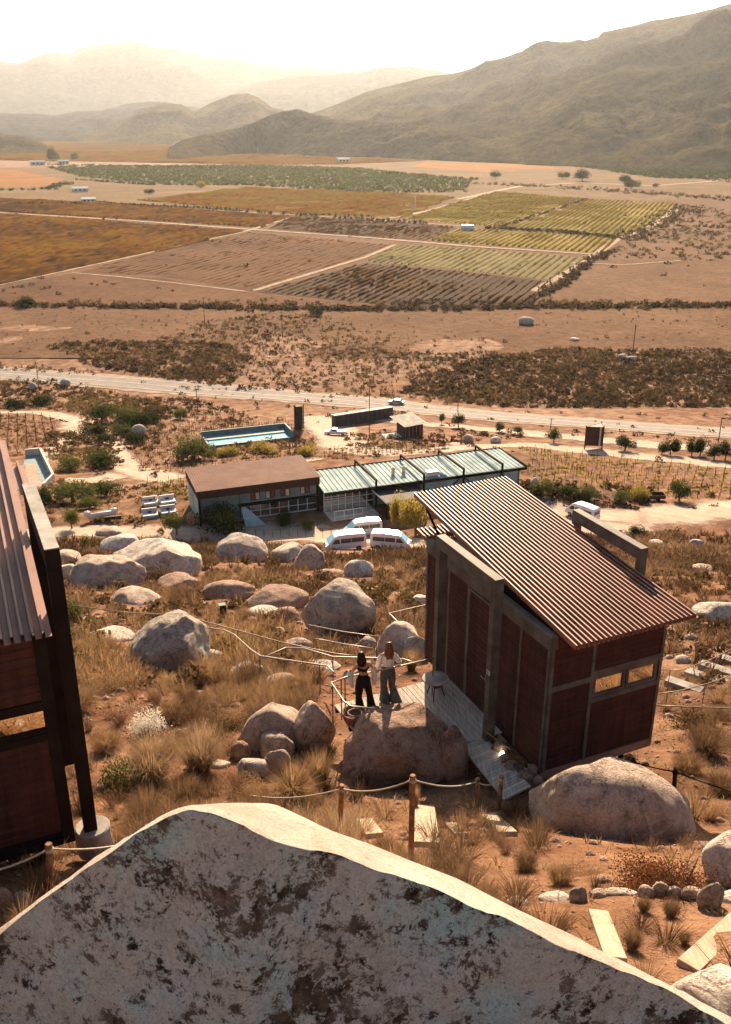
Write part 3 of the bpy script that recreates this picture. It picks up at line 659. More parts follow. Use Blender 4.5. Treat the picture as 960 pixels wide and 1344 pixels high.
windowp(cb2, o, L2, nL1, -1.2, xe+.06, h0-.03, h1+.03, .06, 'dark_steel'); windowp(cb2, o, L2, nL1, -2.4, -1.21, h0-.03, h1+.03, .06, 'dark_steel')
MB().box(R0, LAX, (.03, -.03, -.1), (CL, .0, 3.05)).build('side_wall', MATS['rust_cladding'], cb2)
ribbed('roof', MATS['roof_sheet'], cb2, R0-L1*.35-L2*3.05+UP*3.2, R0-L1*.35+L2*.06+UP*3.2, R0+L1*6.6+L2*.2+UP*3.62, R0+L1*6.6-L2*2.9+UP*3.62, 26)
ribbed('awning', MATS['roof_sheet'], cb2, R0+L1*5.3-L2*.9+UP*3.0, R0+L1*5.3+L2*.45+UP*3.0, R0+L1*6.6+L2*.45+UP*3.1, R0+L1*6.6-L2*.9+UP*3.1, 11)
portal(.15, .33, cb2, .22, 2.75, -.35, 4.08, R0, MATS['dark_steel'], .15)
MB().box(R0, LAX, (.22, .15, 4.085), (2.75, .33, 4.098)).build('sunlit_beam_top', MATS['concrete'], cb2)  # pale sheet paints sunlight onto the top of the dark beam
fc = R0+L1*.33+L2*.27; gz = -9.5
MB().lathe((fc.x, fc.y, gz-.25), [(.25, 0), (.25, .40), (.23, .42), (.05, .42)], 24).build('footing', MATS['concrete'], cb2)
for w_ in (-.4, -2.3):
    p = R0+L1*.35+L2*w_; MB().tube([p+UP*-.1, Vector((p.x, p.y, float(T(p.x, p.y))-.3))], .09).build('pier', MATS['dark_steel'], cb2)
# ================================================================== deck and boardwalk
DZ = -12.62
def lw_of(px, py, z=DZ):
    v = W(px, py, z)-Q; return v.dot(L1), v.dot(L2)
dk = empty('deck', W(580, 930, DZ), 'weathered plank deck outside the cabin door, half in sun, with the women on it', 'deck')
la, lb = lw_of(622, 972)[0], lw_of(548, 897)[0]; nb = 24; w0, w1 = lw_of(452, 942)[1], -.04
pm = None
for i in range(nb):
    a = w0+(w1-w0)*i/nb; b_ = a+(w1-w0)/nb-.012
    l0 = la if a > -1.55 else 2.9; l1_ = lb
    MB().box(Q, LAX, (l0+.0, a, DZ-Q.z-.04), (l1_, b_, DZ-Q.z+random.uniform(-.003, .003))).build('plank', MATS['deck_wood'], dk)
for l in (la+.1, 2.6, 3.1, lb-.1): MB().box(Q, LAX, (l, w0 if l > 3 else -1.5, DZ-Q.z-.18), (l+.08, -.1, DZ-Q.z-.045)).build('joist', MATS['dark_timber'], dk)
bw = empty('boardwalk', W(650, 1010, DZ), 'teal shaded plank ramp leading off the deck beside the boulder', 'boardwalk')
a0, a1, b0, b1 = W(606, 979, DZ), W(637, 967, DZ), W(662, 1050, DZ+.12), W(697, 1032, DZ+.12)
nbd = 22
for i in range(nbd):
    f, g = i/nbd, (i+.9)/nbd
    p = [a0.lerp(b0, f), a1.lerp(b1, f), a1.lerp(b1, g), a0.lerp(b0, g)]; m = MB()
    m.v = [q-UP*.04 for q in p]+p; m.f = [[0,3,2,1],[4,5,6,7],[0,1,5,4],[1,2,6,5],[2,3,7,6],[3,0,4,7]]; m.build('plank', MATS['deck_wood'], bw)
# low timber landing steps past the boardwalk
for (x, y, x2, y2, w_, lab) in ((556, 1062, 560, 1112, .42, 'wide timber step slab in the sunny patch behind the middle fence post'), (478, 1080, 492, 1100, .3, 'half buried plank left of the middle fence post'),
                            (640, 1072, 668, 1098, .3, 'shaded timber step at the foot of the boardwalk'), (592, 1085, 606, 1100, .22, 'narrow plank in the shade behind the dark tilted rope post')):
    p, q = hit(x, y), hit(x2, y2); d = (q-p).normalized(); s = d.cross(UP).normalized(); u = s.cross(d); m = MB().box(p+u*.03, (s, d, u), (-w_/2, 0, -.05), (w_/2, (q-p).length, .05)); 
    t = m.build('timber_step', MATS['plank_wood'], bevel=.006); tag(t, lab, 'plank', 'timber steps on the path')
# ---- round table, towel, flipflops, pot
tp = W(571, 915, DZ)
tb = empty('round_table', tp, 'small round white table on the deck by the cabin wall, half in shade', 'table')
MB().lathe(tp+UP*.5, [(.01, 0), (.31, 0), (.315, .02), (.31, .035), (.01, .036)], 32).build('table_top', MATS['concrete'], tb)
for k in range(3):
    a = k*2.1+.3; d = Vector((cos(a), sin(a), 0)); MB().tube([tp+d*.08+UP*.5, tp+d*.24], .012).build('leg', MATS['dark_steel'], tb)
tw = W(566, 945, DZ); m = MB()
for i in range(7):
    m.v += [tw+L1*(-.16+i*.055)-L2*.12+UP*(.03+.02*sin(i*2)), tw+L1*(-.16+i*.055)+L2*(.10-.01*i)+UP*(.03+.015*cos(i*2.3))]
m.f = [[2*i, 2*i+1, 2*i+3, 2*i+2] for i in range(6)]
t = m.build('towel', MATS['teal_panel']); so = t.modifiers.new('s', 'SOLIDIFY'); so.thickness = .02; tag(t, 'pale blue striped towel crumpled on the shaded deck beside the boulder', 'towel')
for k in (2, 4): MB().box(tw+L1*(-.16+k*.055), LAX, (0, -.11, .05), (.02, .09, .058)).build('stripe', MATS['dark_steel'], t)
pt = W(466, 946, DZ)+UP*.12
pot = MB().lathe(pt, [(.16, -.25), (.26, -.05), (.30, .12), (.28, .13), (.24, .02), (.05, -.02)], 24).build('fire_bowl', MATS['terracotta'], smooth=True); tag(pot, 'round terracotta fire bowl beside the deck railing, at the feet of the woman in black', 'bowl')
hs = MB().tube([pt+Vector((.16*cos(a*.5), .16*sin(a*.5), .10+.01*sin(a))) for a in range(20)], .018, 5).build('hose', MATS['concrete'], smooth=True); tag(hs, 'grey hose coiled inside the terracotta bowl by the railing', 'hose')
# ---- stones and light along the boardwalk
def rockmesh(name, seed, sub=3, rx=1, ry=1, rz=1, amp=.18, cuts=5, mat='granite', freq=1.1, flat=0, boxy=0.0):
    bm = bmesh.new(); bmesh.ops.create_icosphere(bm, subdivisions=sub, radius=1); V = np.array([v.co[:] for v in bm.verts]); F = np.array([[v.index for v in f.verts] for f in bm.faces]); bm.free()
    rng = np.random.RandomState(seed)
    if boxy: V = np.sign(V)*np.abs(V)**(1-boxy*.45); V /= np.linalg.norm(V, axis=1)[:, None]**.35
    r = 1+amp*1.3*fbm(V[:, 0]*freq+seed, V[:, 1]*freq, V[:, 2]*freq, seed, 2)
    V = V*r[:, None]
    for _ in range(cuts):
        n = rng.randn(3); n /= np.linalg.norm(n); n[2] = abs(n[2])*.8; n /= np.linalg.norm(n); d = rng.uniform(.68, .92); s = V@n-d; k = s > 0; V[k] -= np.outer(s[k]*.88, n)
    d2 = fbm(V[:, 0]*4+seed, V[:, 1]*4, V[:, 2]*4, seed+3, 4)*.05+fbm(V[:, 0]*2, V[:, 1]*2+seed, V[:, 2]*2, seed+5, 3, ridged=True)*amp*.18
    V = V*(1+d2)[:, None]*np.array([rx, ry, rz])
    return mesh_np(name, V, F, MATS[mat], smooth=True)
for k, (x, y, s) in enumerate(((656, 984, .17), (664, 1000, .16), (674, 1010, .19), (688, 1022, .17), (698, 1012, .13), (706, 1027, .12))):
    v = W(x, y, DZ); o = link('stone', rockmesh('stone', 60+k, 3, s, s*.9, s*.9, mat='granite_red')); o.location = v+UP*.05
    tag(o, ['stone nearest the frame post beside the boardwalk', 'brown stone right behind the tiny lamp', 'largest stone of the boardwalk row', 'stone at the lower end of the boardwalk row', 'small stone against the cabin wall', 'smallest stone beside the last ramp plank'][k], 'stone', 'stones edging the boardwalk')
lt = MB().lathe(W(659, 993, DZ)+UP*.06, [(.02, 0), (.05, .03), (.02, .08)], 12); o = lt.build('path_lamp', MATS['lamp_glow']); tag(o, 'tiny lit lamp between the stones at the cabin wall', 'lamp')
# ================================================================== rope fences, rails
def post(parent, p, h, r, mt, lean=(0, 0), name='post'):
    b_ = Vector((p.x, p.y, float(T(p.x, p.y))-.15)) if p.z is not None else p; t = p+UP*h+Vector((lean[0], lean[1], 0))
    return MB().tube([b_, p+UP*.1, p.lerp(t, .6), t, t+UP*.01], [r*1.02, r, r*.98, r, r*.8], 9).build(name, mt, parent, smooth=False)
def rope(parent, pts, sag=.12, r=.014, mt='rope', name='rope'):
    out = []
    for a, b_ in zip(pts[:-1], pts[1:]):
        for i in range(10): f = i/10; out.append(a.lerp(b_, f)-UP*(sag*4*f*(1-f)))
    out.append(pts[-1]); return MB().tube(out, r, 6).build(name, MATS[mt], parent, smooth=True)
def ropefence(label, posts, extra0=None, extra1=None, mt='post_wood', sag=.12, r=.045, rmt='rope', cat='rope fence'):
    """posts: (px, base py, top py, lean px)"""
    bases = []
    for x, yb, yt, ln in posts:
        p = hit(x, yb); rr = ray(x+ln, yt); h = rr[2]*(p.y/rr[1])-p.z; lx = rr[0]*(p.y/rr[1])-p.x; bases.append((p, h, lx))
    e = empty('rope_fence', bases[0][0], label, cat, 'rope fences'); tops = []
    for p, h, lx in bases:
        post(e, p, h, r, MATS[mt], (lx, 0)); tops.append(p+UP*(h-.07)+Vector((lx, 0, 0)))
        w_ = MB().lathe(tops[-1]-UP*.02, [(r*1.15, -.02), (r*1.3, 0), (r*1.15, .03)], 9).build('knot', MATS[rmt], e)
    pts = ([extra0] if extra0 else [])+tops+([extra1] if extra1 else []); rope(e, pts, sag, mt=rmt)
    return e
ropefence('rope fence of brown posts running behind the giant boulder towards the ramp', [(446, 1092, 1031, 3), (540, 1113, 1018, 2), (627, 1052, 1022, 0), (655, 1062, 1018, 4)], extra0=hit(330, 1052)+UP*.15)
ropefence('single brown post with rope in front of the dark cabin at left', [(67, 1168, 1108, -3)], extra0=hit(-40, 1150, .5), extra1=hit(175, 1105, .35), mt='post_wood', sag=.06)
ropefence('short rope on two posts under the window corner of the cabin', [(691, 1036, 1004, 0), (734, 1022, 990, 0)], extra1=hit(760, 1012, .4), mt='dark_post', r=.035)
ropefence('two dark leaning posts with wire right of the big boulder', [(824, 1018, 996, 8), (883, 1060, 1009, 4)], extra1=hit(1000, 1050, .9), mt='dark_post', sag=.03, rmt='dark_steel')
def pipe_rail(label, pts, off=.9, r=.022, posts=(), mt='rail_pipe', name='handrail', zs=None, k=6):
    w = [hit(x, y, off) if zs is None else W(x, y, zs) for x, y in pts]; e = empty(name, w[0]-UP*off, label, 'railing', 'handrails on the hillside')
    MB().tube(w, r, k).build('rail', MATS[mt], e, smooth=True)
    P2 = np.array([proj(*q) for q in w])
    for x in posts:
        for i in range(len(w)-1):
            xa, xb = sorted((P2[i][0], P2[i+1][0]))
            if xa <= x <= xb:
                f = (x-P2[i][0])/(P2[i+1][0]-P2[i][0]+1e-9); q = w[i].lerp(w[i+1], f)
                MB().tube([q, Vector((q.x, q.y, q.z-off-.1))], r*.8, 6).build('rail_post', MATS['rail_steel'], e); break
    return e
pipe_rail('bent steel handrail round the deck end beside the two women', [(570, 864), (517, 876), (492, 881), (454, 889), (435, 896), (452, 921), (461, 927), (492, 930)], 1.0, .02, (569, 448, 436.5, 453), zs=DZ+1.0)
pipe_rail('upper pipe handrail passing just behind the two women', [(336, 868), (375, 850), (400, 851), (437, 862), (492, 863.5), (530, 865), (548, 871)], .95, .022, (437, 375, 478))
pipe_rail('long thin handrail running from the left cabin down to the women', [(92, 794), (165, 804), (240, 808), (300, 824), (370, 843), (440, 858), (478, 862)], .95, .022, (117, 165, 313, 365), mt='rail_steel')
pipe_rail('curving pipe handrail in front of the split boulders', [(262, 822), (295, 827), (308, 833), (330, 853), (342, 861), (375, 866), (430, 874), (440, 884)], .95, .025, (303, 341, 420))
pipe_rail('short handrail across the face of the round boulder, upper one', [(405, 820), (450, 829), (500, 836)], .95, .02, (412, 495))
pipe_rail('short handrail below the round boulder, lower one', [(408, 838), (420, 839), (450, 845), (490, 851)], .95, .02, (412,))
pipe_rail('pale angled handrail above the jagged rocks left of the cabin', [(533, 827), (511, 805), (554, 795), (600, 783)], .95, .025, (545, 513))
pipe_rail('wire rail on thin posts on the right hillside, upper one', [(868, 879), (895, 879), (930, 867), (960, 852), (1000, 838)], .95, .014, (880, 938), mt='rail_steel')
pipe_rail('wire rail on thin posts on the right hillside, middle one', [(864, 911), (895, 906), (930, 897), (960, 886), (1000, 872)], .9, .014, (876, 926), mt='rail_steel')
pipe_rail('wire rail on thin posts on the right hillside, lowest one', [(862, 926), (885, 927), (912, 928), (960, 930), (1010, 932)], .9, .016, (911,), mt='rail_steel')
# steps on the right hillside
for k, (x, y, s) in enumerate(((897, 903, .55), (928, 893, .7), (950, 884, .8), (972, 874, .8))):
    p = hit(x, y); m = MB().box(p, (Vector((.8, -.6, 0)), Vector((.6, .8, 0)), UP), (-s, -.12, -.1), (s, .25, .12)); t = m.build('stair_step', MATS['concrete'], bevel=.01)
    tag(t, ['lowest and nearest of the pale steps beside the cabin corner', 'second pale step up from the cabin corner', 'third pale step up, between two wire rail posts', 'last pale step, cut by the right edge'][k], 'step', 'steps on the right hillside')
# black light box on the slope
p = hit(294, 812); m = MB(); m.box(p, (Vector((1, .3, 0)).normalized(), Vector((-.3, 1, 0)).normalized(), UP), (-.14, -.12, -.1), (.14, .12, .85)); b_ = empty('lamp_box', p, 'black box lamp standing among the bushes left of the split boulder', 'lamp')
m.build('housing', MATS['dark_steel'], b_); MB().box(p, (Vector((1, .3, 0)).normalized(), Vector((-.3, 1, 0)).normalized(), Vector((0, -.25, 1)).normalized()), (-.16, -.14, .87), (.16, .14, .93)).build('cap', MATS['teal_wall'], b_)
# ---- loose planks by the stone row, bottom right
def loose_plank(label, a, b_, w_, th=.07):
    p, q = hit(*a)+UP*.06, hit(*b_)+UP*.06; d = (q-p).normalized(); s = d.cross(UP).normalized(); u = s.cross(d)
    t = MB().box(p, (s, d, u), (-w_/2, 0, -th), (w_/2, (q-p).length, 0)).build('plank', MATS['plank_wood'], bevel=.006); return tag(t, label, 'plank', 'loose planks')
loose_plank('weathered plank lying upright behind the boulder, left of the other plank', (785, 1199), (808, 1262), .22, .10)
loose_plank('wide weathered plank reaching in from the right edge at a slant', (985, 1196), (903, 1272), .23, .10)
# ================================================================== women
def skin_body(name, verts, edges, radii, mat, parent, org, sub=2, root=0):
    me = bpy.data.meshes.new(name); me.from_pydata(verts, edges, []); o = link(name, me, parent)
    sk = o.modifiers.new('skin', 'SKIN'); sk.use_smooth_shade = True
    for i, r in enumerate(radii):
        v = me.skin_vertices[0].data[i]; v.radius = (r, r) if isinstance(r, (int, float)) else r; v.use_root = (i == root)
    ss = o.modifiers.new('sub', 'SUBSURF'); ss.levels = ss.render_levels = sub
    dg = bpy.context.evaluated_depsgraph_get(); dg.update(); m2 = bpy.data.meshes.new_from_object(o.evaluated_get(dg)); o.modifiers.clear(); o.data = m2
    m2.materials.clear(); m2.materials.append(mat); m2.polygons.foreach_set('use_smooth', [True]*len(m2.polygons)); return o
def loft(rings, mat, name, parent, k=18, noise_=0.0, cap=False):
    """rings: (centre, rx, ry, angle); cloth shells"""
    m = MB()
    for i, (c, rx, ry, a) in enumerate(rings):
        for j in range(k):
            t = 2*pi*j/k; f = 1+noise_*sin(j*2.1*2+i*.4)*(i/len(rings)); x, y = rx*cos(t)*f, ry*sin(t)*f; m.v.append(Vector(c)+Vector((x*cos(a)-y*sin(a), x*sin(a)+y*cos(a), 0)))
    for i in range(len(rings)-1):
        for j in range(k): a, b_ = i*k+j, i*k+(j+1) % k; m.f.append([a, b_, b_+k, a+k])
    if cap: m.f.append(list(range(k))[::-1]); m.f.append([(len(rings)-1)*k+j for j in range(k)])
    o = m.build(name, mat, parent, smooth=True); return o
def woman(base, label, H, face, legs, arms, top, pants, hair, hairlen, extra):
    """base feet point; face: rotation about z (0 faces away from the camera). local x right, y forward"""
    e = empty('person', base, label, 'person'); s = H/1.70; R = Matrix.Rotation(face, 3, 'Z')
    def L(x, y, z): return R @ Vector((x, y, z))*s
    v, ed, rd = [], [], []
    def add(p, r, par=None):
        v.append(L(*p)); rd.append(r*s if not isinstance(r, tuple) else tuple(q*s for q in r)); 
        if par is not None: ed.append((par, len(v)-1))
        return len(v)-1
    pel = add((0, 0, .93), (.135, .10)); wai = add((0, .0, 1.10), (.105, .08), pel); che = add((0, .0, 1.28), (.125, .085), wai); nk0 = add((0, 0, 1.42), .06, che); nk = add((0, .02, 1.49), .045, nk0)
    hx, hy = extra.get('head', (0, .02)); hd0 = add((hx*.6, hy+.0, 1.56), (.068, .078), nk); hd1 = add((hx, hy, 1.64), (.072, .085), hd0); add((hx, hy, 1.69), .05, hd1)
    for sgn, (kx, ky, ax_, ay) in zip((-1, 1), legs):
        hp = add((sgn*.085, 0, .86), .085, pel); kn = add((kx, ky, .48), .052, hp); an = add((ax_, ay, .09), .034, kn); add((ax_, ay+.13, .03), .028, an)
    for sgn, (ex, ey, ez, wx, wy, wz) in zip((-1, 1), arms):
        sh = add((sgn*.165, 0, 1.38), .048, nk0); el = add((ex, ey, ez), .036, sh); wr = add((wx, wy, wz), .025, el)
        d = (Vector((wx, wy, wz))-Vector((ex, ey, ez))).normalized(); pa = Vector((wx, wy, wz))+d*.06; pm_ = add(tuple(pa), (.030, .016), wr)
        for q, (fo, ln) in enumerate(((-.028, .065), (-.01, .08), (.01, .075), (.026, .06))):
            sd_ = d.cross(Vector((0, 0, 1))).normalized(); f1 = pa+sd_*fo+d*.03; f2 = f1+d*ln*.6+Vector((0, 0, -.02)); a_ = add(tuple(f1), .009, pm_); add(tuple(f2), .007, a_)
        add(tuple(pa+d*0-d.cross(Vector((0, 0, 1))).normalized()*.045+d*.01), .010, pm_)
    skin_body('body', [tuple(q) for q in v], ed, rd, MATS['skin'], e, base)
    fc_ = MB(); hc = L(hx, hy, 1.63)+base
    f = R @ Vector((0, 1, 0)); r_ = R @ Vector((1, 0, 0))
    fc_.lathe(hc+f*.09*s-UP*.01, [(.004, .03), (.012, 0), (.015, -.018), (.004, -.022)], 8); fc_.build('nose', MATS['skin'], e, smooth=True)
    for sg in (-1, 1): 
        MB().lathe(hc+f*.082*s+r_*sg*.03*s+UP*.02, [(.002, -.008), (.010, 0), (.002, .008)], 8).build('eye', MATS['hair_dark'], e); MB().lathe(hc+r_*sg*.078*s-UP*.02, [(.004, -.03), (.014, 0), (.004, .03)], 8).build('ear', MATS['skin'], e)
    MB().box(hc+f*.083*s-UP*.055*s, (r_, f, UP), (-.022, 0, -.005), (.022, .008, .005)).build('mouth', MATS['terracotta'], e)
    # trousers: two flared legs and a seat
    def C(x, y, z): return L(x, y, z)+base
    pm_ = MATS[pants[0]]
    for sgn, (kx, ky, ax_, ay) in zip((-1, 1), legs):
        loft([(C(sgn*.05, 0, .99), .12*s, .125*s, face), (C(sgn*.075, 0, .86), .115*s, .13*s, face), (C(sgn*.07+kx*.3, ky*.4, .70), .10*s, .11*s, face), (C(kx, ky, .48), pants[1]*.9*s, pants[1]*s, face), (C((kx+ax_)/2, (ky+ay)/2, .28), pants[1]*1.15*s, pants[1]*1.15*s, face), (C(ax_, ay, .05), pants[2]*s, pants[2]*1.1*s, face)], pm_, 'trousers', e, 20, .08)
    loft([(C(0, 0, 1.12), .108*s, .088*s, face), (C(0, 0, 1.02), .145*s, .115*s, face), (C(0, 0, .9), .175*s, .14*s, face), (C(0, 0, .80), .15*s, .12*s, face)], pm_, 'waistband', e, 22)
    # hair
    hm = MATS[hair]; m = MB(); k = 18; seq = [(.02, .105, .0), (.06, .092, .0), (.080, .05, .0), (.086, 0, -.01), (.078, -.055, -.02)]
    for i, (rr, z, y) in enumerate(seq):
        for j in range(k): t = 2*pi*j/k; m.v.append(C(hx, hy-.02, 1.635)+(r_*cos(t)*rr+f*(sin(t)*rr*1.08+y))*s+UP*z*s*(1 if sin(t) < .3 else .6))
    for i in range(len(seq)-1):
        for j in range(k): a, b_ = i*k+j, i*k+(j+1) % k; m.f.append([a, b_, b_+k, a+k])
    m.f.append(list(range(k))[::-1]); m.build('hair', hm, e, smooth=True)
    rg = random.Random(int(H*100)); st = MB()
    for q in range(60):
        t = rg.uniform(pi*1.02, pi*1.98); rr = .074; x0 = rr*cos(t)*1.05; y0 = rr*sin(t)*1.1
        ln = hairlen*rg.uniform(.75, 1.05); sp = rg.uniform(-.03, .03)
        st.tube([C(hx+x0*.6, hy-.02+y0*.7, 1.69), C(hx+x0, hy-.03+y0, 1.62), C(hx+x0*1.15+sp, hy-.05+y0*1.0, 1.62-ln*.45), C(hx*.6+x0*.8+sp*1.3, hy-.06+y0*.95, 1.62-ln)], [.012*s, .018*s, .02*s, .005*s], 5)
    st.build('hair_lock', hm, e, smooth=True)
    return e, C, R, s
fp = W(477, 935, DZ)
e1, C, R, s = woman(fp, 'woman in black halter top and wide black trousers, pale jacket slipped to her elbows', 1.58, radians(16),
    [(-.11, .02, -.08, -.02), (.17, .02, .20, -.12)], [(-.27, .10, 1.15, -.30, .32, 1.06), (.29, .10, 1.14, .30, .30, 1.0)], None, ('black_cloth', .085, .13), 'hair_dark', .27, dict(head=(-.05, .05)))
for sg in (-1, 1):
    MB().tube([C(sg*.135, -.02, 1.30), C(sg*.03, -.095, 1.27), C(-sg*.05, -.09, 1.22)], [.03, .028, .02], 7).build('halter_strap', MATS['black_cloth'], e1, smooth=True)
    MB().tube([C(sg*.02, -.075, 1.27), C(sg*.05, -.055, 1.44)], .010, 6).build('neck_strap', MATS['black_cloth'], e1, smooth=True)
loft([(C(0, .02, 1.35), .135*s, .09*s, radians(16)), (C(0, .025, 1.26), .14*s, .095*s, radians(16)), (C(0, .02, 1.2), .12*s, .085*s, radians(16))], MATS['black_cloth'], 'top', e1)
for sg in (-1, 1):
    ex = .285*sg
    loft([(C(ex*.98, .06, 1.21), .06*s, .06*s, 0), (C(ex, .10, 1.14), .075*s, .075*s, 0), (C(ex*1.06, .08, 1.02), .07*s, .085*s, 0), (C(ex*1.02, .02, .90), .055*s, .08*s, 0), (C(ex*.98, -.01, .80), .04*s, .06*s, 0)], MATS['white_cloth'], 'jacket', e1, 16, .08)
loft([(C(-.31, .31, 1.07), .04, .04, 0), (C(-.34, .36, 1.0), .05, .05, 0), (C(-.36, .38, .93), .04, .04, 0)], MATS['plastic_blue'], 'sleeve_cuff', e1)
fp2 = W(509, 921, DZ)
e2, C, R, s = woman(fp2, 'woman with long brown hair, white blouse and wide grey trousers, hand on the rail', 1.58, radians(8),
    [(-.10, .02, -.06, .0), (.11, .02, .20, -.10)], [(-.24, -.02, 1.16, -.27, .05, .92), (.26, .05, 1.16, .34, .18, 1.02)], None, ('grey_cloth', .09, .15), 'hair_brown', .50, dict(head=(.02, .03)))
loft([(C(0, 0, 1.43), .13*s, .075*s, 0), (C(0, 0, 1.37), .175*s, .10*s, 0), (C(0, 0, 1.27), .165*s, .12*s, 0), (C(0, 0, 1.14), .15*s, .115*s, 0), (C(0, 0, 1.06), .13*s, .10*s, 0)], MATS['white_cloth'], 'blouse', e2, 22, .04)
for sg, el, wr in ((-1, (-.24, -.02, 1.16), (-.27, .05, .95)), (1, (.26, .05, 1.16), (.33, .16, 1.04))):
    loft([(C(sg*.155, 0, 1.39), .065*s, .065*s, 0), (C(sg*.21, .0, 1.28), .075*s, .08*s, 0), (C(*el), .075*s, .08*s, 0), (C(*[(a+b_)/2 for a, b_ in zip(el, wr)]), .08*s, .085*s, 0), (C(*wr), .04*s, .04*s, 0)], MATS['white_cloth'], 'sleeve', e2, 16, .05)
# dark bag strap
# ================================================================== giant boulder
def giant():
    rim = [(-300, 1560), (-160, 1400), (-60, 1280), (0, 1226), (60, 1179), (120, 1137), (180, 1094), (215, 1076), (250, 1063), (280, 1068), (325, 1088), (360, 1106), (400, 1114), (440, 1122), (480, 1137), (533, 1155), (587, 1174), (633, 1197), (660, 1204), (707, 1225), (729, 1239), (785, 1262), (816, 1275), (879, 1300), (944, 1340), (1040, 1400), (1180, 1500)]
    crs = [(-300, 1555), (-160, 1394), (-60, 1275), (0, 1221), (60, 1174), (120, 1132), (180, 1089), (215, 1069), (250, 1057), (300, 1053), (340, 1054), (360, 1055), (380, 1064), (435, 1090), (480, 1106), (533, 1127), (600, 1153), (647, 1177), (693, 1200), (754, 1228), (785, 1246), (816, 1260), (885, 1297), (960, 1335), (1050, 1392), (1180, 1480)]
    nu = 380; px = np.linspace(-300, 1180, nu)
    def cm(a, k=5): w = np.ones(k)/k; return np.convolve(np.pad(a, k//2, 'edge'), w, 'valid')
    ry = cm(np.interp(px, *zip(*rim))); cy = cm(np.interp(px, *zip(*crs)))
    ry += 3.0*fbm(px*.035, px*0, 0, 5, 3)
    Rr = np.array([ray(a, b) for a, b in zip(px, ry)]); Rc = np.array([ray(a, b) for a, b in zip(px, cy)])
    gap = (ry-cy); yr = 3.9+.25*fbm(px*.006, px*0, 0, 9, 2); yc = yr+np.clip(gap, 0, 60)/60*1.5+.12
    A = Rr*(yr/Rr[:, 1])[:, None]; B = Rc*(yc/Rc[:, 1])[:, None]
    rows = []
    nf = 130
    for j in range(nf):       # face from bottom to rim
        t = 1-j/(nf-1); q = A.copy(); q[:, 1] -= 1.15*t**1.35+.02*t; q[:, 2] -= 4.2*t; q[:, 0] *= 1-.10*t; rows.append(q)
    nt_ = 40
    for j in range(1, nt_):   # lit top
        t = j/(nt_-1); q = A*(1-t)+B*t; q[:, 2] += .015*np.sin(t*pi); rows.append(q)
    for j in range(1, 40):    # back
        t = j/39; q = B.copy(); q[:, 1] += 1.3*t; q[:, 2] -= 5.0*t; rows.append(q)
    V = np.stack(rows, 0); X, Y, Z = V[..., 0], V[..., 1], V[..., 2]
    jj = np.arange(len(rows))[:, None]; fade = np.clip(np.abs(jj-(nf-1))/10, .25, 1)*np.where(jj > nf+nt_-14, .25, 1)
    n = .10*fbm(X*1.1, Y*1.1, Z*1.1, 71, 3)+.05*fbm(X*4, Y*4, Z*4, 73, 4)+.022*fbm(X*17, Y*17, Z*17, 75, 3)
    d = n*fade; V[..., 1] -= np.where(jj < nf, d*.85, d*.2); V[..., 2] += np.where(jj < nf, d*.3, d*.55)
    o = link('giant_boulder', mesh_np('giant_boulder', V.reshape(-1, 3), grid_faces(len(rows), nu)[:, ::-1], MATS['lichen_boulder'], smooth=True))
    tag(o, 'huge lichen spotted boulder filling the foreground, shaded face and sunlit sloping top', 'boulder')
giant()
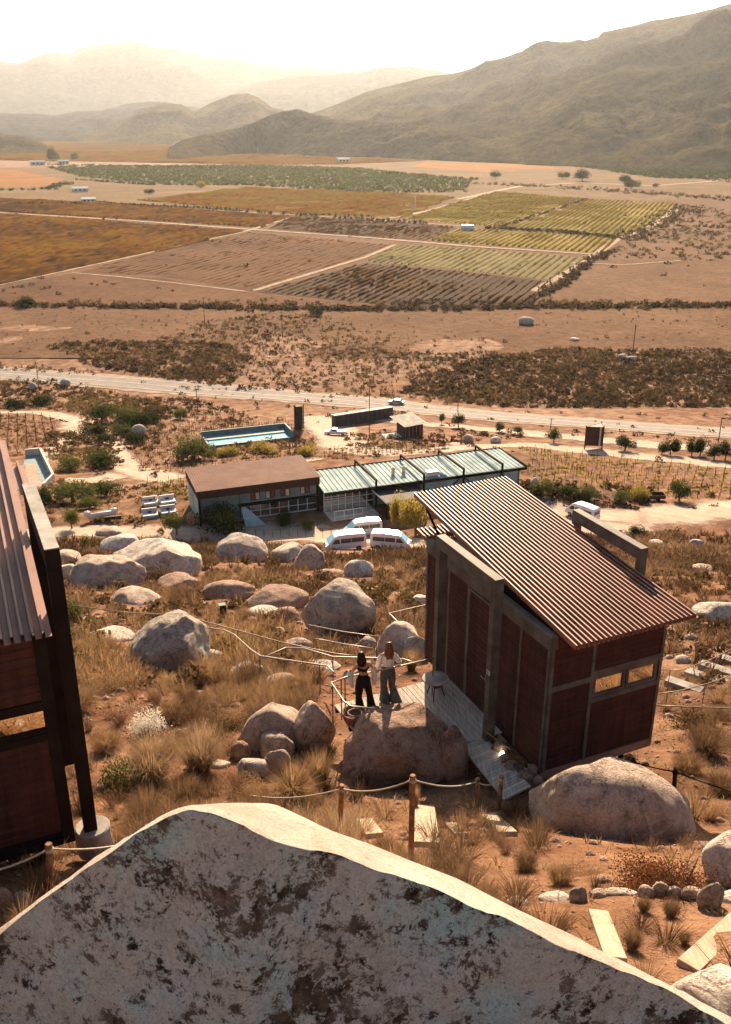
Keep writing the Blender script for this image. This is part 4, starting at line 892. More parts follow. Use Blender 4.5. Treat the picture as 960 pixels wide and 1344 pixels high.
# ================================================================== boulders: (x0, y0, x1, y1, mat, seed, depth factor, cuts, label)
BL = [
 (450, 926, 600, 1036, 'granite_red', 26, .8, 6, 'cracked rusty boulder just below the women beside the deck', 5),
 (572, 962, 613, 1030, 'granite_red', 19, .9, 6, 'shaded lobe of rock between the cracked boulder and the boardwalk', 4),
 (933, 1100, 1010, 1172, 'granite_pale', 27, .8, 4, 'pale boulder cut by the right edge at the end of the stone row', 4),
 (888, 1283, 990, 1375, 'granite_pale', 31, .9, 2, 'smooth cream boulder in the bottom right corner', 4),
 (318, 926, 400, 992, 'granite', 33, .8, 6, 'angular tan rock left half of the pair beside the bowl', 4),
 (384, 922, 436, 990, 'granite', 36, .8, 5, 'rounded tan rock right half of the pair beside the bowl', 4),
 (340, 960, 385, 1000, 'granite', 37, .8, 6, 'small wedge rock leaning below the angular pair', 3),
 (302, 972, 328, 998, 'granite_red', 41, .8, 6, 'small square rock in the grass, middle of the little cluster', 3),
 (260, 967, 284, 992, 'granite_red', 43, .8, 5, 'small dark pointed rock, leftmost of the little cluster', 3),
 (346, 983, 378, 1018, 'granite', 44, .8, 7, 'small cracked rock, rightmost of the little cluster', 3),
 (312, 994, 352, 1022, 'granite_pale', 45, .7, 6, 'pale flat broken rock at the front of the little cluster', 3),
 (278, 997, 302, 1010, 'granite_pale', 46, .8, 5, 'flat pink stone at the left front of the little cluster', 3),
 (181, 802, 277, 892, 'granite_grey', 51, .85, 6, 'large cleft boulder below the long thin handrail, bluish face', 5),
 (395, 764, 490, 842, 'granite_grey', 54, .85, 3, 'large round boulder with two short handrails in front of it', 5),
 (322, 768, 402, 806, 'granite_red', 57, .7, 4, 'long brown boulder left of the round boulder', 4),
 (268, 762, 334, 790, 'granite_red', 58, .6, 3, 'low dark boulder behind the black box lamp', 4),
 (316, 795, 370, 814, 'granite_pale', 59, .8, 3, 'low cream slab in front of the long brown boulder', 3),
 (360, 797, 395, 822, 'granite_red', 60, .8, 3, 'small brown hump between the cream slab and the round boulder', 3),
 (158, 705, 261, 770, 'granite_pale', 62, .8, 6, 'biggest ridged pale boulder of the group near the track at left', 5),
 (97, 727, 180, 784, 'granite', 64, .8, 5, 'dark faced boulder with a cap, left of the biggest ridged one', 5),
 (137, 701, 182, 731, 'granite_pale', 66, .8, 6, 'pale split boulder at the back of the group by the track', 4),
 (70, 722, 106, 744, 'granite', 67, .8, 2, 'tilted oval boulder nearest the left cabin beam', 4),
 (75, 739, 102, 764, 'granite_pale', 68, .8, 6, 'small pale pyramid shaped rock under the tilted oval one', 3),
 (146, 769, 210, 800, 'granite', 69, .9, 5, 'flat topped slab rock in the bushes below the dark faced boulder', 4),
 (208, 752, 260, 776, 'granite_red', 70, .8, 4, 'brown undercut rock at the foot of the biggest ridged boulder', 4),
 (287, 701, 349, 748, 'granite_grey', 72, .85, 3, 'single grey dome boulder on the track edge below the brown roofed house', 5),
 (357, 711, 408, 745, 'granite_grey', 74, .8, 5, 'dark grey boulder, left one of the touching pair by the vans', 4),
 (386, 716, 427, 755, 'granite_grey', 75, .8, 5, 'lighter grey boulder, right one of the touching pair by the vans', 4),
 (452, 735, 491, 761, 'granite_pale', 77, .8, 4, 'small pale pointed boulder alone below the vans', 4),
 (494, 820, 556, 872, 'granite_pale', 79, .8, 9, 'bright jagged rock pile behind the blonde lit woman', 4),
 (530, 835, 562, 872, 'granite_grey', 81, .8, 6, 'bluish shaded rock touching the cabin corner', 4),
 (541, 780, 562, 798, 'granite_pale', 83, .8, 4, 'pale round rock half hidden at the cabin corner', 3),
 (470, 836, 494, 855, 'granite_grey', 84, .8, 5, 'small dark rock under the lower short handrail', 3),
 (372, 836, 412, 862, 'granite', 85, .8, 8, 'broken sunlit rock between the two long handrails', 3),
 (352, 822, 376, 840, 'granite', 86, .8, 6, 'small rock left of the broken sunlit rock', 3),
 (918, 788, 985, 822, 'granite_pale', 88, .8, 3, 'pale smooth boulder at the right edge beside the roof tip', 4),
 (900, 832, 915, 842, 'granite_grey', 89, .8, 3, 'small grey stone right of the roof tip', 3),
 (888, 860, 906, 872, 'granite_pale', 90, .8, 3, 'white stone above the wire rails at right', 3),
 (682, 415, 701, 427, 'granite_grey', 92, .8, 1, 'lone grey oval boulder in the open field beyond the road', 3),
 (812, 465, 824, 471, 'granite_grey', 93, .8, 1, 'small grey boulder in the scrub, left of the two together', 3),
 (823, 467, 836, 474, 'granite_grey', 94, .8, 1, 'small grey boulder in the scrub, right of the two together', 3),
 (748, 443, 760, 448, 'granite_pale', 95, .8, 1, 'small white rock at the upper edge of the scrub', 3),
 (103, 752, 113, 760, 'granite_pale', 96, .8, 3, 'tiny white stone beside the pyramid shaped rock', 3),
 (38, 503, 48, 512, 'granite_grey', 97, .8, 1, 'grey rock by the left pole of the road', 3),
 (80, 498, 93, 507, 'granite_grey', 98, .8, 1, 'grey rock on the road bank above the gully', 3),
 (174, 557, 192, 573, 'granite_grey', 99, .8, 2, 'round grey rock among green bushes between the tracks', 3),
 (201, 656, 220, 664, 'granite', 100, .8, 5, 'brown rock behind the white loungers', 3),
 (245, 672, 262, 692, 'granite_red', 101, .8, 4, 'brown rock at the left corner of the brown roofed house', 3),
 (697, 627, 708, 641, 'granite_pale', 102, .8, 1, 'white rounded rock at the corner of the white roofed building', 3),
 (608, 570, 622, 582, 'granite', 103, .8, 1, 'brown rock, left of the rocks by the planted bank', 3),
 (644, 573, 658, 583, 'granite_pale', 104, .8, 1, 'pale rock in front of the dark planted bank', 3),
 (905, 707, 922, 720, 'granite_grey', 105, .8, 3, 'grey rock in the brush below the right end of the track', 3),
 (910, 740, 935, 752, 'granite', 106, .8, 3, 'brown rock in the brush at right', 3),
 (852, 708, 870, 716, 'granite_pale', 107, .8, 3, 'pale flat rock in the brush beyond the right frame beam', 3),
 (128, 690, 160, 704, 'granite', 108, .8, 2, 'low brown rock on the bank beside the left track', 3),
 (20, 1172, 40, 1195, 'granite_red', 109, .8, 3, 'dark stone under the left cabin', 3),
 (-12, 1168, 14, 1196, 'granite_red', 110, .8, 3, 'rounded stone in the shade under the left cabin', 3),
]
def place_rock(x0, y0, x1, y1, mat, seed, df, cuts, label, sub, name='boulder', cat='boulder', group=None):
    cx, cy = (x0+x1)/2, (y0+y1)/2
    p = hit(cx, cy*.45+y1*.55, 0); d = p.length; wd2 = (x1-x0)/2*d/FPX; th = atan2(-p.z, p.y)
    ph = (y1-y0)/2*d/FPX; dep = wd2*df
    hh = max(ph*.45, math.sqrt(max(ph**2-(dep*sin(th))**2, (ph*.35)**2))/cos(th)) if dep*sin(th) < ph else ph*.6
    if dep*sin(th) > ph*.92: dep = ph*.92/sin(th)
    # centre along the ray of the bbox centre at the depth where it sits in the ground
    q = hit(cx, cy, hh*.62)
    o = link(name, rockmesh(name, seed, sub, wd2*1.04, dep*1.04, hh*1.04, cuts=cuts, mat=mat, amp=.32 if ('cracked' in label or 'jagged' in label or 'cleft' in label or 'ridged' in label) else .2)); o.location = q
    tag(o, label, cat, group); return o
for b_ in BL: place_rock(*b_)
o = link('boulder', rockmesh('boulder', 3, 5, 1.54, 1.0, .95, cuts=3, mat='granite', amp=.12)); o.location = W(800, 1067, -11.42); o.rotation_euler = (0, radians(12), radians(-14))
tag(o, 'big smooth boulder in front of the cabin windows, left end in its shadow', 'boulder')
for b_ in [(300, 866, 352, 900, 'granite_pale', 401, 1.1, 5, 'pale sunlit rock slab under the curve of the pipe handrail', 4), (388, 866, 446, 884, 'granite_pale', 402, 1.1, 5, 'long pale rock slab below the handrail left of the women', 4), (352, 884, 396, 904, 'granite', 403, 1.1, 5, 'tan slab between the two long pale slabs', 3), (118, 822, 176, 846, 'granite_pale', 404, 1.2, 4, 'flat cream slab under the thin handrail beside the left cabin', 3), (268, 852, 292, 872, 'granite_pale', 405, .9, 6, 'small white broken rock right of the cleft boulder', 3), (420, 746, 450, 756, 'granite', 406, 1, 4, 'flat rock between the touching pair and the round boulder', 3), (555, 742, 575, 770, 'granite_grey', 407, .8, 4, 'grey rock peeping out at the upper cabin corner', 3), (590, 580, 612, 586, 'granite', 408, .8, 3, 'small stone on the sandy yard before the planted bank', 2)]: place_rock(*b_)
# stones in the low dry wall, bottom right
for k, (x0, y0, x1, y1, lab) in enumerate([(708, 1170, 745, 1186, 'large flat oval stone at the left end of the stone row'), (748, 1166, 772, 1184, 'square pale stone second in the stone row'), (774, 1168, 796, 1178, 'low pale stone third in the stone row'),
    (795, 1167, 834, 1175, 'long flat slab in the middle of the stone row'), (838, 1163, 858, 1176, 'low brown stone right of the long slab'), (856, 1160, 877, 1174, 'upright squared stone, tallest of the stone row'), (876, 1165, 894, 1177, 'small flat stone right of the squared one'),
    (893, 1165, 920, 1180, 'layered dark stone near the big red one'), (919, 1163, 948, 1192, 'big reddish shaded stone near the right end of the row'), (944, 1169, 985, 1188, 'last stone of the row at the right edge'), (664, 1178, 692, 1190, 'half sunk stone between boulder and stone row'), (652, 1194, 668, 1202, 'small stone near the sunlit boulder top')]):
    place_rock(x0, y0-1, x1, y1+2, 'granite' if k % 3 else 'granite_pale', 200+k, .7, 8, lab, 3, 'stone', 'stone', 'stones of the low wall')
# ================================================================== vegetation prototypes (triangles)
def P_tuft(n, h, spread, w, seed, droop=.25, twig=False):
    r = np.random.RandomState(seed); V, F = [], []
    for i in range(n):
        a = r.uniform(0, 2*pi); tilt = r.uniform(.05, 1.0)*spread; L_ = h*r.uniform(.5, 1.05); b0 = np.array([cos(a), sin(a), 0])*r.uniform(0, .22)*spread*h
        d = np.array([cos(a)*tilt, sin(a)*tilt, 1.0]); d /= np.linalg.norm(d); s = np.array([-sin(a+r.uniform(-1, 1)), cos(a), 0])*w*r.uniform(.6, 1.4)
        m_ = b0+d*L_*.55; e = b0+d*L_+np.array([cos(a), sin(a), -.6])*droop*L_*r.uniform(0, 1)
        k = len(V); V += [b0-s*.5, b0+s*.5, m_-s*.45, m_+s*.45, e]; F += [[k, k+1, k+3], [k, k+3, k+2], [k+2, k+3, k+4]]
        if twig:
            for _ in range(3):
                t = r.uniform(.35, .95); p0 = b0+(e-b0)*t; dd = d+r.randn(3)*.7; dd /= np.linalg.norm(dd); q = p0+dd*h*r.uniform(.12, .3); ss = s*.6; k = len(V)
                V += [p0-ss*.5, p0+ss*.5, q]; F += [[k, k+1, k+2]]
    return np.array(V), np.array(F)
def P_leafy(n, seed, rx=1, rz=.8, leaf=.09, lobes=7, fill=.75, low=-.1):
    r = np.random.RandomState(seed); c = r.randn(lobes, 3); c /= np.linalg.norm(c, axis=1)[:, None]; c *= r.uniform(.25, .62, (lobes, 1)); c[:, 2] = np.abs(c[:, 2])*.9+.15
    cr = r.uniform(.32, .55, lobes); k = r.randint(0, lobes, n); p = r.randn(n, 3); p /= np.linalg.norm(p, axis=1)[:, None]; p *= (r.uniform(fill**3, 1, (n, 1)))**(1/3.)*cr[k][:, None]*r.uniform(.8, 1.12, (n, 1)); p += c[k]
    p[:, 2] = np.maximum(p[:, 2], low+.1*r.rand(n)); p *= np.array([rx, rx, rz])
    u = r.randn(n, 3); u /= np.linalg.norm(u, axis=1)[:, None]; v = np.cross(u, r.randn(n, 3)); v /= np.linalg.norm(v, axis=1)[:, None]; s = leaf*r.uniform(.6, 1.4, (n, 1))
    V = np.stack([p-u*s, p+v*s*.6, p+u*s, p-v*s*.6], 1).reshape(-1, 3); i = np.arange(n)*4
    return V, np.concatenate([np.stack([i, i+1, i+2], 1), np.stack([i, i+2, i+3], 1)])
def merged(name, protos, X, mat, kind='stuff', tj=.18):
    """X rows: x, y, z, scale, rot, tint, proto index"""
    Vs, Fs, Ts, b_ = [], [], [], 0; X = np.asarray(X, float); rng = np.random.RandomState(len(X))
    for pi_, (V, F) in enumerate(protos):
        I = X[X[:, 6].astype(int) == pi_]
        if not len(I): continue
        c, s = np.cos(I[:, 4]), np.sin(I[:, 4]); sc = I[:, 3][:, None]
        x = (V[None, :, 0]*c[:, None]-V[None, :, 1]*s[:, None])*sc+I[:, 0][:, None]; y = (V[None, :, 0]*s[:, None]+V[None, :, 1]*c[:, None])*sc+I[:, 1][:, None]; z = V[None, :, 2]*sc+I[:, 2][:, None]
        Vs.append(np.stack([x, y, z], -1).reshape(-1, 3)); Fs.append((F[None]+(np.arange(len(I))*len(V))[:, None, None]).reshape(-1, 3)+b_); b_ += len(I)*len(V)
        Ts.append((np.repeat(I[:, 5], len(V))+np.repeat(rng.randn(len(I)*len(V)//4+1)*tj*.4, 4)[:len(I)*len(V)]))
    V = np.concatenate(Vs); me = mesh_np(name, V, np.concatenate(Fs), MATS[mat], np.clip(np.concatenate(Ts), 0, 1)); return tag(link(name, me), kind=kind)
def inpoly(px, py, poly):
    r = np.zeros(len(px), bool); j = len(poly)-1
    for i in range(len(poly)):
        xi, yi = poly[i]; xj, yj = poly[j]; c = ((yi > py) != (yj > py)) & (px < (xj-xi)*(py-yi)/(yj-yi+1e-12)+xi); r ^= c; j = i
    return r
BARE = [  # picture regions where brush is thin: tracks, deck, buildings, paths
 ([(-200, 690), (260, 690), (430, 694), (640, 705), (760, 668), (1200, 640), (1200, 668), (880, 686), (760, 702), (640, 725), (430, 722), (250, 708), (-200, 712)], .02),
 ([(240, 590), (700, 588), (700, 720), (240, 700)], 0.0), ([(420, 700), (540, 700), (540, 727), (420, 729)], 0.0), ([(420, 880), (640, 840), (720, 1060), (600, 1060), (420, 960)], .0),
 ([(555, 860), (900, 860), (880, 1060), (690, 1080), (560, 1000)], .0), ([(-100, 900), (110, 900), (130, 1100), (-100, 1120)], .0),
 ([(560, 1050), (700, 1040), (700, 1100), (555, 1120)], .15), ([(890, 1000), (1100, 990), (1100, 1160), (905, 1120)], .18), ([(862, 880), (1100, 850), (1100, 935), (862, 935)], .25),
 ([(455, 1050), (560, 1040), (560, 1120), (455, 1110)], .15), ([(640, 1120), (1100, 1120), (1100, 1344), (800, 1344)], .10), ([(80, 1010), (140, 990), (170, 1090), (110, 1180), (-100, 1240), (-100, 1100)], .3),
 ([(110, 800), (180, 790), (190, 850), (110, 850)], .2), ([(560, 1100), (700, 1090), (700, 1180), (620, 1150)], .35)]
for _b in BL: BARE.append(([(_b[0]-3, _b[1]+(_b[3]-_b[1])*.5), (_b[2]+3, _b[1]+(_b[3]-_b[1])*.5), (_b[2], _b[3]+3), (_b[0], _b[3]+3)], .12))
BARE.append(([(700, 1060), (905, 1060), (890, 1135), (720, 1135)], .05))
def dens(x, y, pr, regs, d0): 
    w = np.full(len(x), d0, float)
    if len(x) and np.mean(y) > 125: pr = (pr[0]+22*fbm(x*.07, y*.07, 0, 61, 3), pr[1]+7*fbm(x*.07, y*.07, 3.3, 62, 3))
    for poly, v in regs: w[inpoly(*pr, poly)] = v
    return w
def pts_in(n, y0, y1, seed, margin=.12):
    """uniform random points on the ground between forward distances y0..y1"""
    r = np.random.RandomState(seed); y = np.sqrt(r.uniform(y0**2, y1**2, n)) if y0 >= 0 else r.uniform(y0, y1, n); x = r.uniform(-1, 1, n)*(y*(.47+margin)+4); return x, y
rs = np.random.RandomState(5)
tufts = [P_tuft(46, 1, .75, .035, 1), P_tuft(40, 1, 1.1, .035, 2), P_tuft(34, 1, .9, .04, 3, twig=True), P_tuft(30, 1, 1.2, .04, 4, twig=True)]
tufts_near = [P_tuft(150, 1, .75, .016, 11), P_tuft(170, 1, 1.1, .014, 12), P_tuft(120, 1, 1.0, .014, 13, twig=True), P_tuft(110, 1, 1.25, .015, 14, twig=True)]
leafs = [P_leafy(70, 21, leaf=.16), P_leafy(60, 22, leaf=.17, lobes=5)]
leafs_near = [P_leafy(420, 23, leaf=.055, fill=.3), P_leafy(380, 24, leaf=.055, lobes=9, fill=.3)]
def tintmap(x, y, sc, s, lo, hi): return lo+(hi-lo)*np.clip(.5+1.1*fbm(x*sc, y*sc, 0, s, 3), 0, 1)
# rubble and clods on the near ground
x, y = pts_in(28000, 5, 45, 91); n = len(x); rb = []
for k in range(3):
    me_ = rockmesh('r', 900+k, 1, 1, .8, .6, amp=.3, cuts=3); V_ = np.array([v.co[:] for v in me_.vertices]); F_ = np.array([q.vertices[:] for q in me_.polygons]); rb.append((V_, F_))
merged('rubble', rb, np.c_[x, y, T(x, y), np.clip(np.random.RandomState(3).pareto(2.2, n)*.018+.012, 0, .14)*np.where(y > 18, 1.5, 1), np.random.RandomState(4).uniform(0, 6.3, n), np.zeros(n), np.random.RandomState(5).choice(3, n)], 'granite_red')
# near slope 6..24 m: fine dry grass and twigs
x, y = pts_in(36000, 6, 26, 31); pr = proj(x, y, T(x, y)); w = dens(x, y, pr, BARE, 1.0)*np.clip(.55+1.3*fbm(x*.35, y*.35, 0, 8, 3), .06, 1)
ok = (rs.rand(len(x)) < w*.2); x, y = x[ok], y[ok]; n = len(x)
merged('dry_grass', tufts_near, np.c_[x, y, T(x, y)-.03, rs.uniform(.16, .62, n)*rs.uniform(.7, 1.1, n), rs.uniform(0, 6.3, n), tintmap(x, y, .3, 4, .0, .9), rs.choice(4, n, p=[.3, .3, .2, .2])], 'dry_stems')
# short grass stubble everywhere near, also on bare ground
x, y = pts_in(44000, 5, 26, 37); pr = proj(x, y, T(x, y)); w = np.maximum(dens(x, y, pr, BARE[:4], .5), 0)*np.clip(.5+1.2*fbm(x*.6, y*.6, 0, 18, 3), 0, 1)
ok = rs.rand(len(x)) < w*.55; x, y = x[ok], y[ok]; n = len(x)
stub = [P_tuft(9, 1, 1.1, .09, 41), P_tuft(7, 1, 1.4, .10, 42)]
merged('grass_stubble', stub, np.c_[x, y, T(x, y)-.01, rs.uniform(.06, .2, n), rs.uniform(0, 6.3, n), rs.uniform(.4, 1, n), rs.choice(2, n)], 'dry_stems')
# middle slope 24..70 m
x, y = pts_in(30000, 24, 72, 33); pr = proj(x, y, T(x, y)); w = dens(x, y, pr, BARE, 1.0)*np.clip(.55+1.3*fbm(x*.14, y*.14, 0, 12, 3), .05, 1)
ok = rs.rand(len(x)) < w*.5; x, y = x[ok], y[ok]; n = len(x)
merged('dry_grass', tufts, np.c_[x, y, T(x, y)-.05, rs.uniform(.4, 1.15, n)*rs.uniform(.6, 1.1, n), rs.uniform(0, 6.3, n), tintmap(x, y, .14, 6, .0, .75), rs.choice(4, n)], 'dry_stems')
x, y = pts_in(7000, 24, 112, 34); pr = proj(x, y, T(x, y)); w = dens(x, y, pr, BARE, 1.0)
ok = rs.rand(len(x)) < w*.6; x, y = x[ok], y[ok]; n = len(x)
merged('low_scrub', leafs, np.c_[x, y, T(x, y)-.08, rs.uniform(.35, .95, n), rs.uniform(0, 6.3, n), tintmap(x, y, .1, 7, .2, 1.0), rs.choice(2, n)], 'scrub_leaves')
x, y = pts_in(36000, 70, 122, 35); pr = proj(x, y, T(x, y)); w = dens(x, y, pr, BARE, 1.0)*np.clip(.5+1.3*fbm(x*.1, y*.1, 0, 14, 3), .03, 1)
ok = rs.rand(len(x)) < w*.45; x, y = x[ok], y[ok]; n = len(x)
simp = [P_tuft(16, 1, 1.1, .09, 51), P_tuft(14, 1, .9, .1, 52)]
merged('dry_grass', simp, np.c_[x, y, T(x, y)-.05, rs.uniform(.5, 1.4, n), rs.uniform(0, 6.3, n), tintmap(x, y, .1, 16, .0, .65), rs.choice(2, n)], 'dry_stems')
# scrub between the buildings and the road
REG = [([(-100, 500), (60, 500), (130, 512), (230, 526), (230, 548), (100, 540), (-100, 530)], .5), ([(95, 520), (240, 522), (300, 535), (200, 552), (110, 545)], .9), ([(108, 545), (215, 545), (205, 590), (150, 590), (115, 570)], .55),
       ([(65, 565), (150, 572), (155, 610), (120, 615), (60, 600)], .8), ([(60, 630), (250, 640), (250, 688), (60, 690)], .22), ([(215, 527), (290, 532), (330, 550), (310, 560), (220, 545)], .3),
       ([(450, 570), (560, 565), (640, 580), (560, 590), (460, 590)], .35), ([(600, 562), (690, 570), (690, 580), (600, 580)], .2), ([(680, 632), (860, 640), (860, 672), (700, 664)], .5), ([(360, 575), (420, 570), (420, 600), (260, 600), (260, 590)], .35), ([(640, 560), (1100, 585), (1100, 592), (640, 566)], .05)]
x, y = pts_in(60000, 122, 300, 36); pr = proj(x, y, T(x, y)); w = dens(x, y, pr, REG, .012)
ok = rs.rand(len(x)) < w*.6; x, y = x[ok], y[ok]; n = len(x)
lf2 = [P_leafy(26, 61, leaf=.24, lobes=4), P_leafy(22, 62, leaf=.26, lobes=4)]
merged('roadside_scrub', lf2, np.c_[x, y, T(x, y)-.1, rs.uniform(.5, 1.5, n), rs.uniform(0, 6.3, n), tintmap(x, y, .05, 17, .1, 1), rs.choice(2, n)], 'scrub_leaves')
# chaparral beyond the road
REG2 = [([(640, 470), (720, 458), (1200, 462), (1200, 575), (960, 556), (800, 545), (640, 532), (520, 515), (560, 490)], .95), ([(70, 458), (100, 450), (200, 447), (300, 452), (330, 470), (300, 505), (240, 500), (130, 482)], .95), ([(200, 440), (330, 420), (420, 412), (480, 430), (560, 465), (640, 480), (640, 530), (480, 512), (320, 498), (240, 480)], .34),
        ([(400, 455), (560, 460), (700, 465), (700, 482), (540, 472), (400, 468)], .75), ([(-100, 476), (120, 484), (240, 500), (320, 505), (160, 494), (-100, 484)], .5), ([(240, 428), (300, 415), (360, 412), (370, 440), (300, 450)], .45),
        ([(480, 440), (1200, 445), (1200, 465), (700, 462), (560, 465)], .12), ([(320, 500), (640, 525), (640, 533), (320, 511)], .8),
        ([(870, 270), (1200, 275), (1200, 340), (820, 330)], .10), ([(830, 300), (960, 290), (1200, 300), (1200, 345), (800, 340)], .10), ([(-300, 392), (1200, 398), (1200, 407), (-300, 404)], .45), ([(-300, 350), (90, 360), (300, 395), (-300, 400)], .02)]
x = rs.uniform(-330, 330, 170000); y = np.sqrt(rs.uniform(255**2, 1000**2, 170000)); k = np.abs(x) < y*.6; x, y = x[k], y[k]; pr = proj(x, y, T(x, y)); w = dens(x, y, pr, REG2, .004)
far = np.clip((y-380)/100, 0, 1); w = w*np.where(y < 420, 1, .8)*np.clip(.75+1.2*fbm(x*.06, y*.06, 0, 24, 3), .1, 1)
ok = rs.rand(len(x)) < w*1.0; x, y = x[ok], y[ok]; n = len(x)
merged('chaparral', lf2, np.c_[x, y, T(x, y)-.1, rs.uniform(.6, 1.9, n)*np.where(y > 420, 1.5, 1), rs.uniform(0, 6.3, n), tintmap(x, y, .03, 27, .05, .9), rs.choice(2, n)], 'scrub_leaves')
x = rs.uniform(-200, 200, 60000); y = np.sqrt(rs.uniform(255**2, 430**2, 60000)); pr = proj(x, y, T(x, y)); w = np.maximum(dens(x, y, pr, REG2[2:6], .04), dens(x, y, pr, REG2[:2], 0))*np.clip(.5+1.4*fbm(x*.08, y*.08, 0, 34, 3), 0, 1)
ok = rs.rand(len(x)) < w*.6; x, y = x[ok], y[ok]; n = len(x)
merged('dry_grass', simp, np.c_[x, y, T(x, y)-.05, rs.uniform(.6, 1.5, n), rs.uniform(0, 6.3, n), rs.uniform(.05, .6, n), rs.choice(2, n)], 'dry_stems')
# extra dense chaparral close to the road
x = rs.uniform(-160, 190, 45000); y = rs.uniform(255, 400, 45000); pr = proj(x, y, T(x, y)); w = dens(x, y, pr, REG2[:2], 0)
REGm = REG2[2:4]; w = np.maximum(w, dens(x, y, pr, REGm, 0)*.5); ok = rs.rand(len(x)) < w*.45; x, y = x[ok], y[ok]; n = len(x)
merged('chaparral', lf2, np.c_[x, y, T(x, y)-.1, rs.uniform(.5, 1.4, n), rs.uniform(0, 6.3, n), tintmap(x, y, .03, 28, 0, .7), rs.choice(2, n)], 'scrub_leaves')
x = rs.uniform(-160, 190, 12000); y = rs.uniform(255, 400, 12000); pr = proj(x, y, T(x, y)); w = dens(x, y, pr, REG2[:2], 0); ok = rs.rand(len(x)) < w*.4; x, y = x[ok], y[ok]; n = len(x)
merged('chaparral', lf2, np.c_[x, y, T(x, y)-.2, rs.uniform(1.2, 2.6, n), rs.uniform(0, 6.3, n), tintmap(x, y, .05, 29, .05, .6), rs.choice(2, n)], 'scrub_leaves')
# hedgerows along field edges
def hedge(pl, n, s, matn, spread, tlo, thi, name='hedgerow', z=ZV+.2):
    P = np.array([W(a, b, ZV)[:2] for a, b in pl]); seg = np.r_[0, np.cumsum(np.hypot(*np.diff(P, axis=0).T))]; t = rs.uniform(0, seg[-1], n)
    x = np.interp(t, seg, P[:, 0])+rs.randn(n)*spread; y = np.interp(t, seg, P[:, 1])+rs.randn(n)*spread
    merged(name, lf2, np.c_[x, y, np.full(n, z), rs.uniform(.5, 1.3, n)*s, rs.uniform(0, 6.3, n), rs.uniform(tlo, thi, n), rs.choice(2, n)], matn)
hedge([(-200, 399), (0, 401), (250, 404), (480, 407), (700, 404), (1150, 400)], 900, 2.0, 'scrub_leaves', 2.2, 0, .5)
hedge([(706, 392), (740, 372), (772, 345), (800, 330)], 130, 2.6, 'scrub_leaves', 2.5, 0, .4)
hedge([(820, 315), (850, 300), (905, 270)], 150, 3.0, 'scrub_leaves', 8, .1, .6)
hedge([(640, 300), (720, 303), (810, 312)], 130, 2.4, 'scrub_leaves', 1.5, 0, .3)
hedge([(655, 299), (715, 280), (770, 262)], 110, 2.2, 'scrub_leaves', 1.5, .1, .4)
hedge([(60, 216), (200, 219), (330, 222), (470, 226), (620, 236)], 260, 4.0, 'green_leaves', 6, 0, .5)
hedge([(100, 236), (200, 243), (330, 243), (480, 253), (612, 252)], 200, 3.4, 'scrub_leaves', 3, .1, .6)
hedge([(-100, 252), (60, 249), (90, 240)], 90, 4, 'green_leaves', 5, 0, .5)
hedge([(550, 206), (700, 214), (850, 226), (960, 238), (1100, 246)], 260, 4.5, 'scrub_leaves', 12, .1, .5)
hedge([(600, 240), (740, 246), (960, 262)], 200, 3.2, 'scrub_leaves', 12, .2, .7)
hedge([(110, 184), (250, 197), (420, 208)], 150, 4.0, 'scrub_leaves', 6, .1, .4)
def orchard(pl, n, s, tl, th): 
    P = poly_world(pl); x = rs.uniform(P[:, 0].min(), P[:, 0].max(), n*3); y = rs.uniform(P[:, 1].min(), P[:, 1].max(), n*3); x = x+0; k = inpoly(x, y, P); x, y = x[k][:n], y[k][:n]; m_ = len(x)
    merged('orchard_trees', lf2, np.c_[x, y, np.full(m_, ZV+.6), rs.uniform(.8, 1.3, m_)*s, rs.uniform(0, 6.3, m_), rs.uniform(tl, th, m_), rs.choice(2, m_)], 'green_leaves')
orchard(FIELDS[3][1], 5200, 3.0, .45, .85); orchard(FIELDS[7][1], 1500, 4.0, .1, .6)
# ================================================================== single bushes one can point at
def bush_obj(name, V, F, tint, matn): return mesh_np(name, V, F, MATS[matn], np.clip(tint+np.repeat(np.random.RandomState(len(V)).randn(len(V)//4+1)*.1, 4)[:len(V)], 0, 1))
BM = {
 'straw': [bush_obj('shrub', *P_tuft(1300, 1, 1.05, .010, 301+i, twig=True), .62, 'dry_stems') for i in range(2)],
 'brown': [bush_obj('shrub', *P_tuft(1200, 1, 1.25, .010, 311+i, twig=True), .32, 'dry_stems') for i in range(2)],
 'grass': [bush_obj('shrub', *P_tuft(1100, 1, .55, .008, 321+i, droop=.3), .72, 'dry_stems') for i in range(2)],
 'tawny': [bush_obj('shrub', *P_tuft(1500, 1, .95, .009, 391+i, twig=True), .82, 'dry_stems') for i in range(2)],
 'olive': [bush_obj('shrub', *P_leafy(1500, 331+i, leaf=.034, lobes=10, fill=.2, rz=.75), .55, 'green_leaves') for i in range(2)],
 'gold': [bush_obj('shrub', *P_leafy(1500, 341+i, leaf=.034, lobes=10, fill=.2, rz=.8), .6, 'golden_leaves') for i in range(2)],
 'dense': [bush_obj('shrub', *P_leafy(5000, 381+i, leaf=.014, lobes=16, fill=.15, rz=.6), .62, 'dry_stems') for i in range(2)],
 'rust': [bush_obj('shrub', *P_leafy(9000, 351+i, leaf=.020, lobes=22, fill=.05, rz=.5), .4, 'rust_leaves') for i in range(1)],
 'blossom': [bush_obj('shrub', *P_leafy(2600, 361, leaf=.026, lobes=14, fill=.2, rz=.6), .6, 'pale_blossom')],
 'scrub': [bush_obj('shrub', *P_leafy(1300, 371+i, leaf=.036, lobes=9, fill=.2, rz=.75), .5, 'scrub_leaves') for i in range(2)],
}
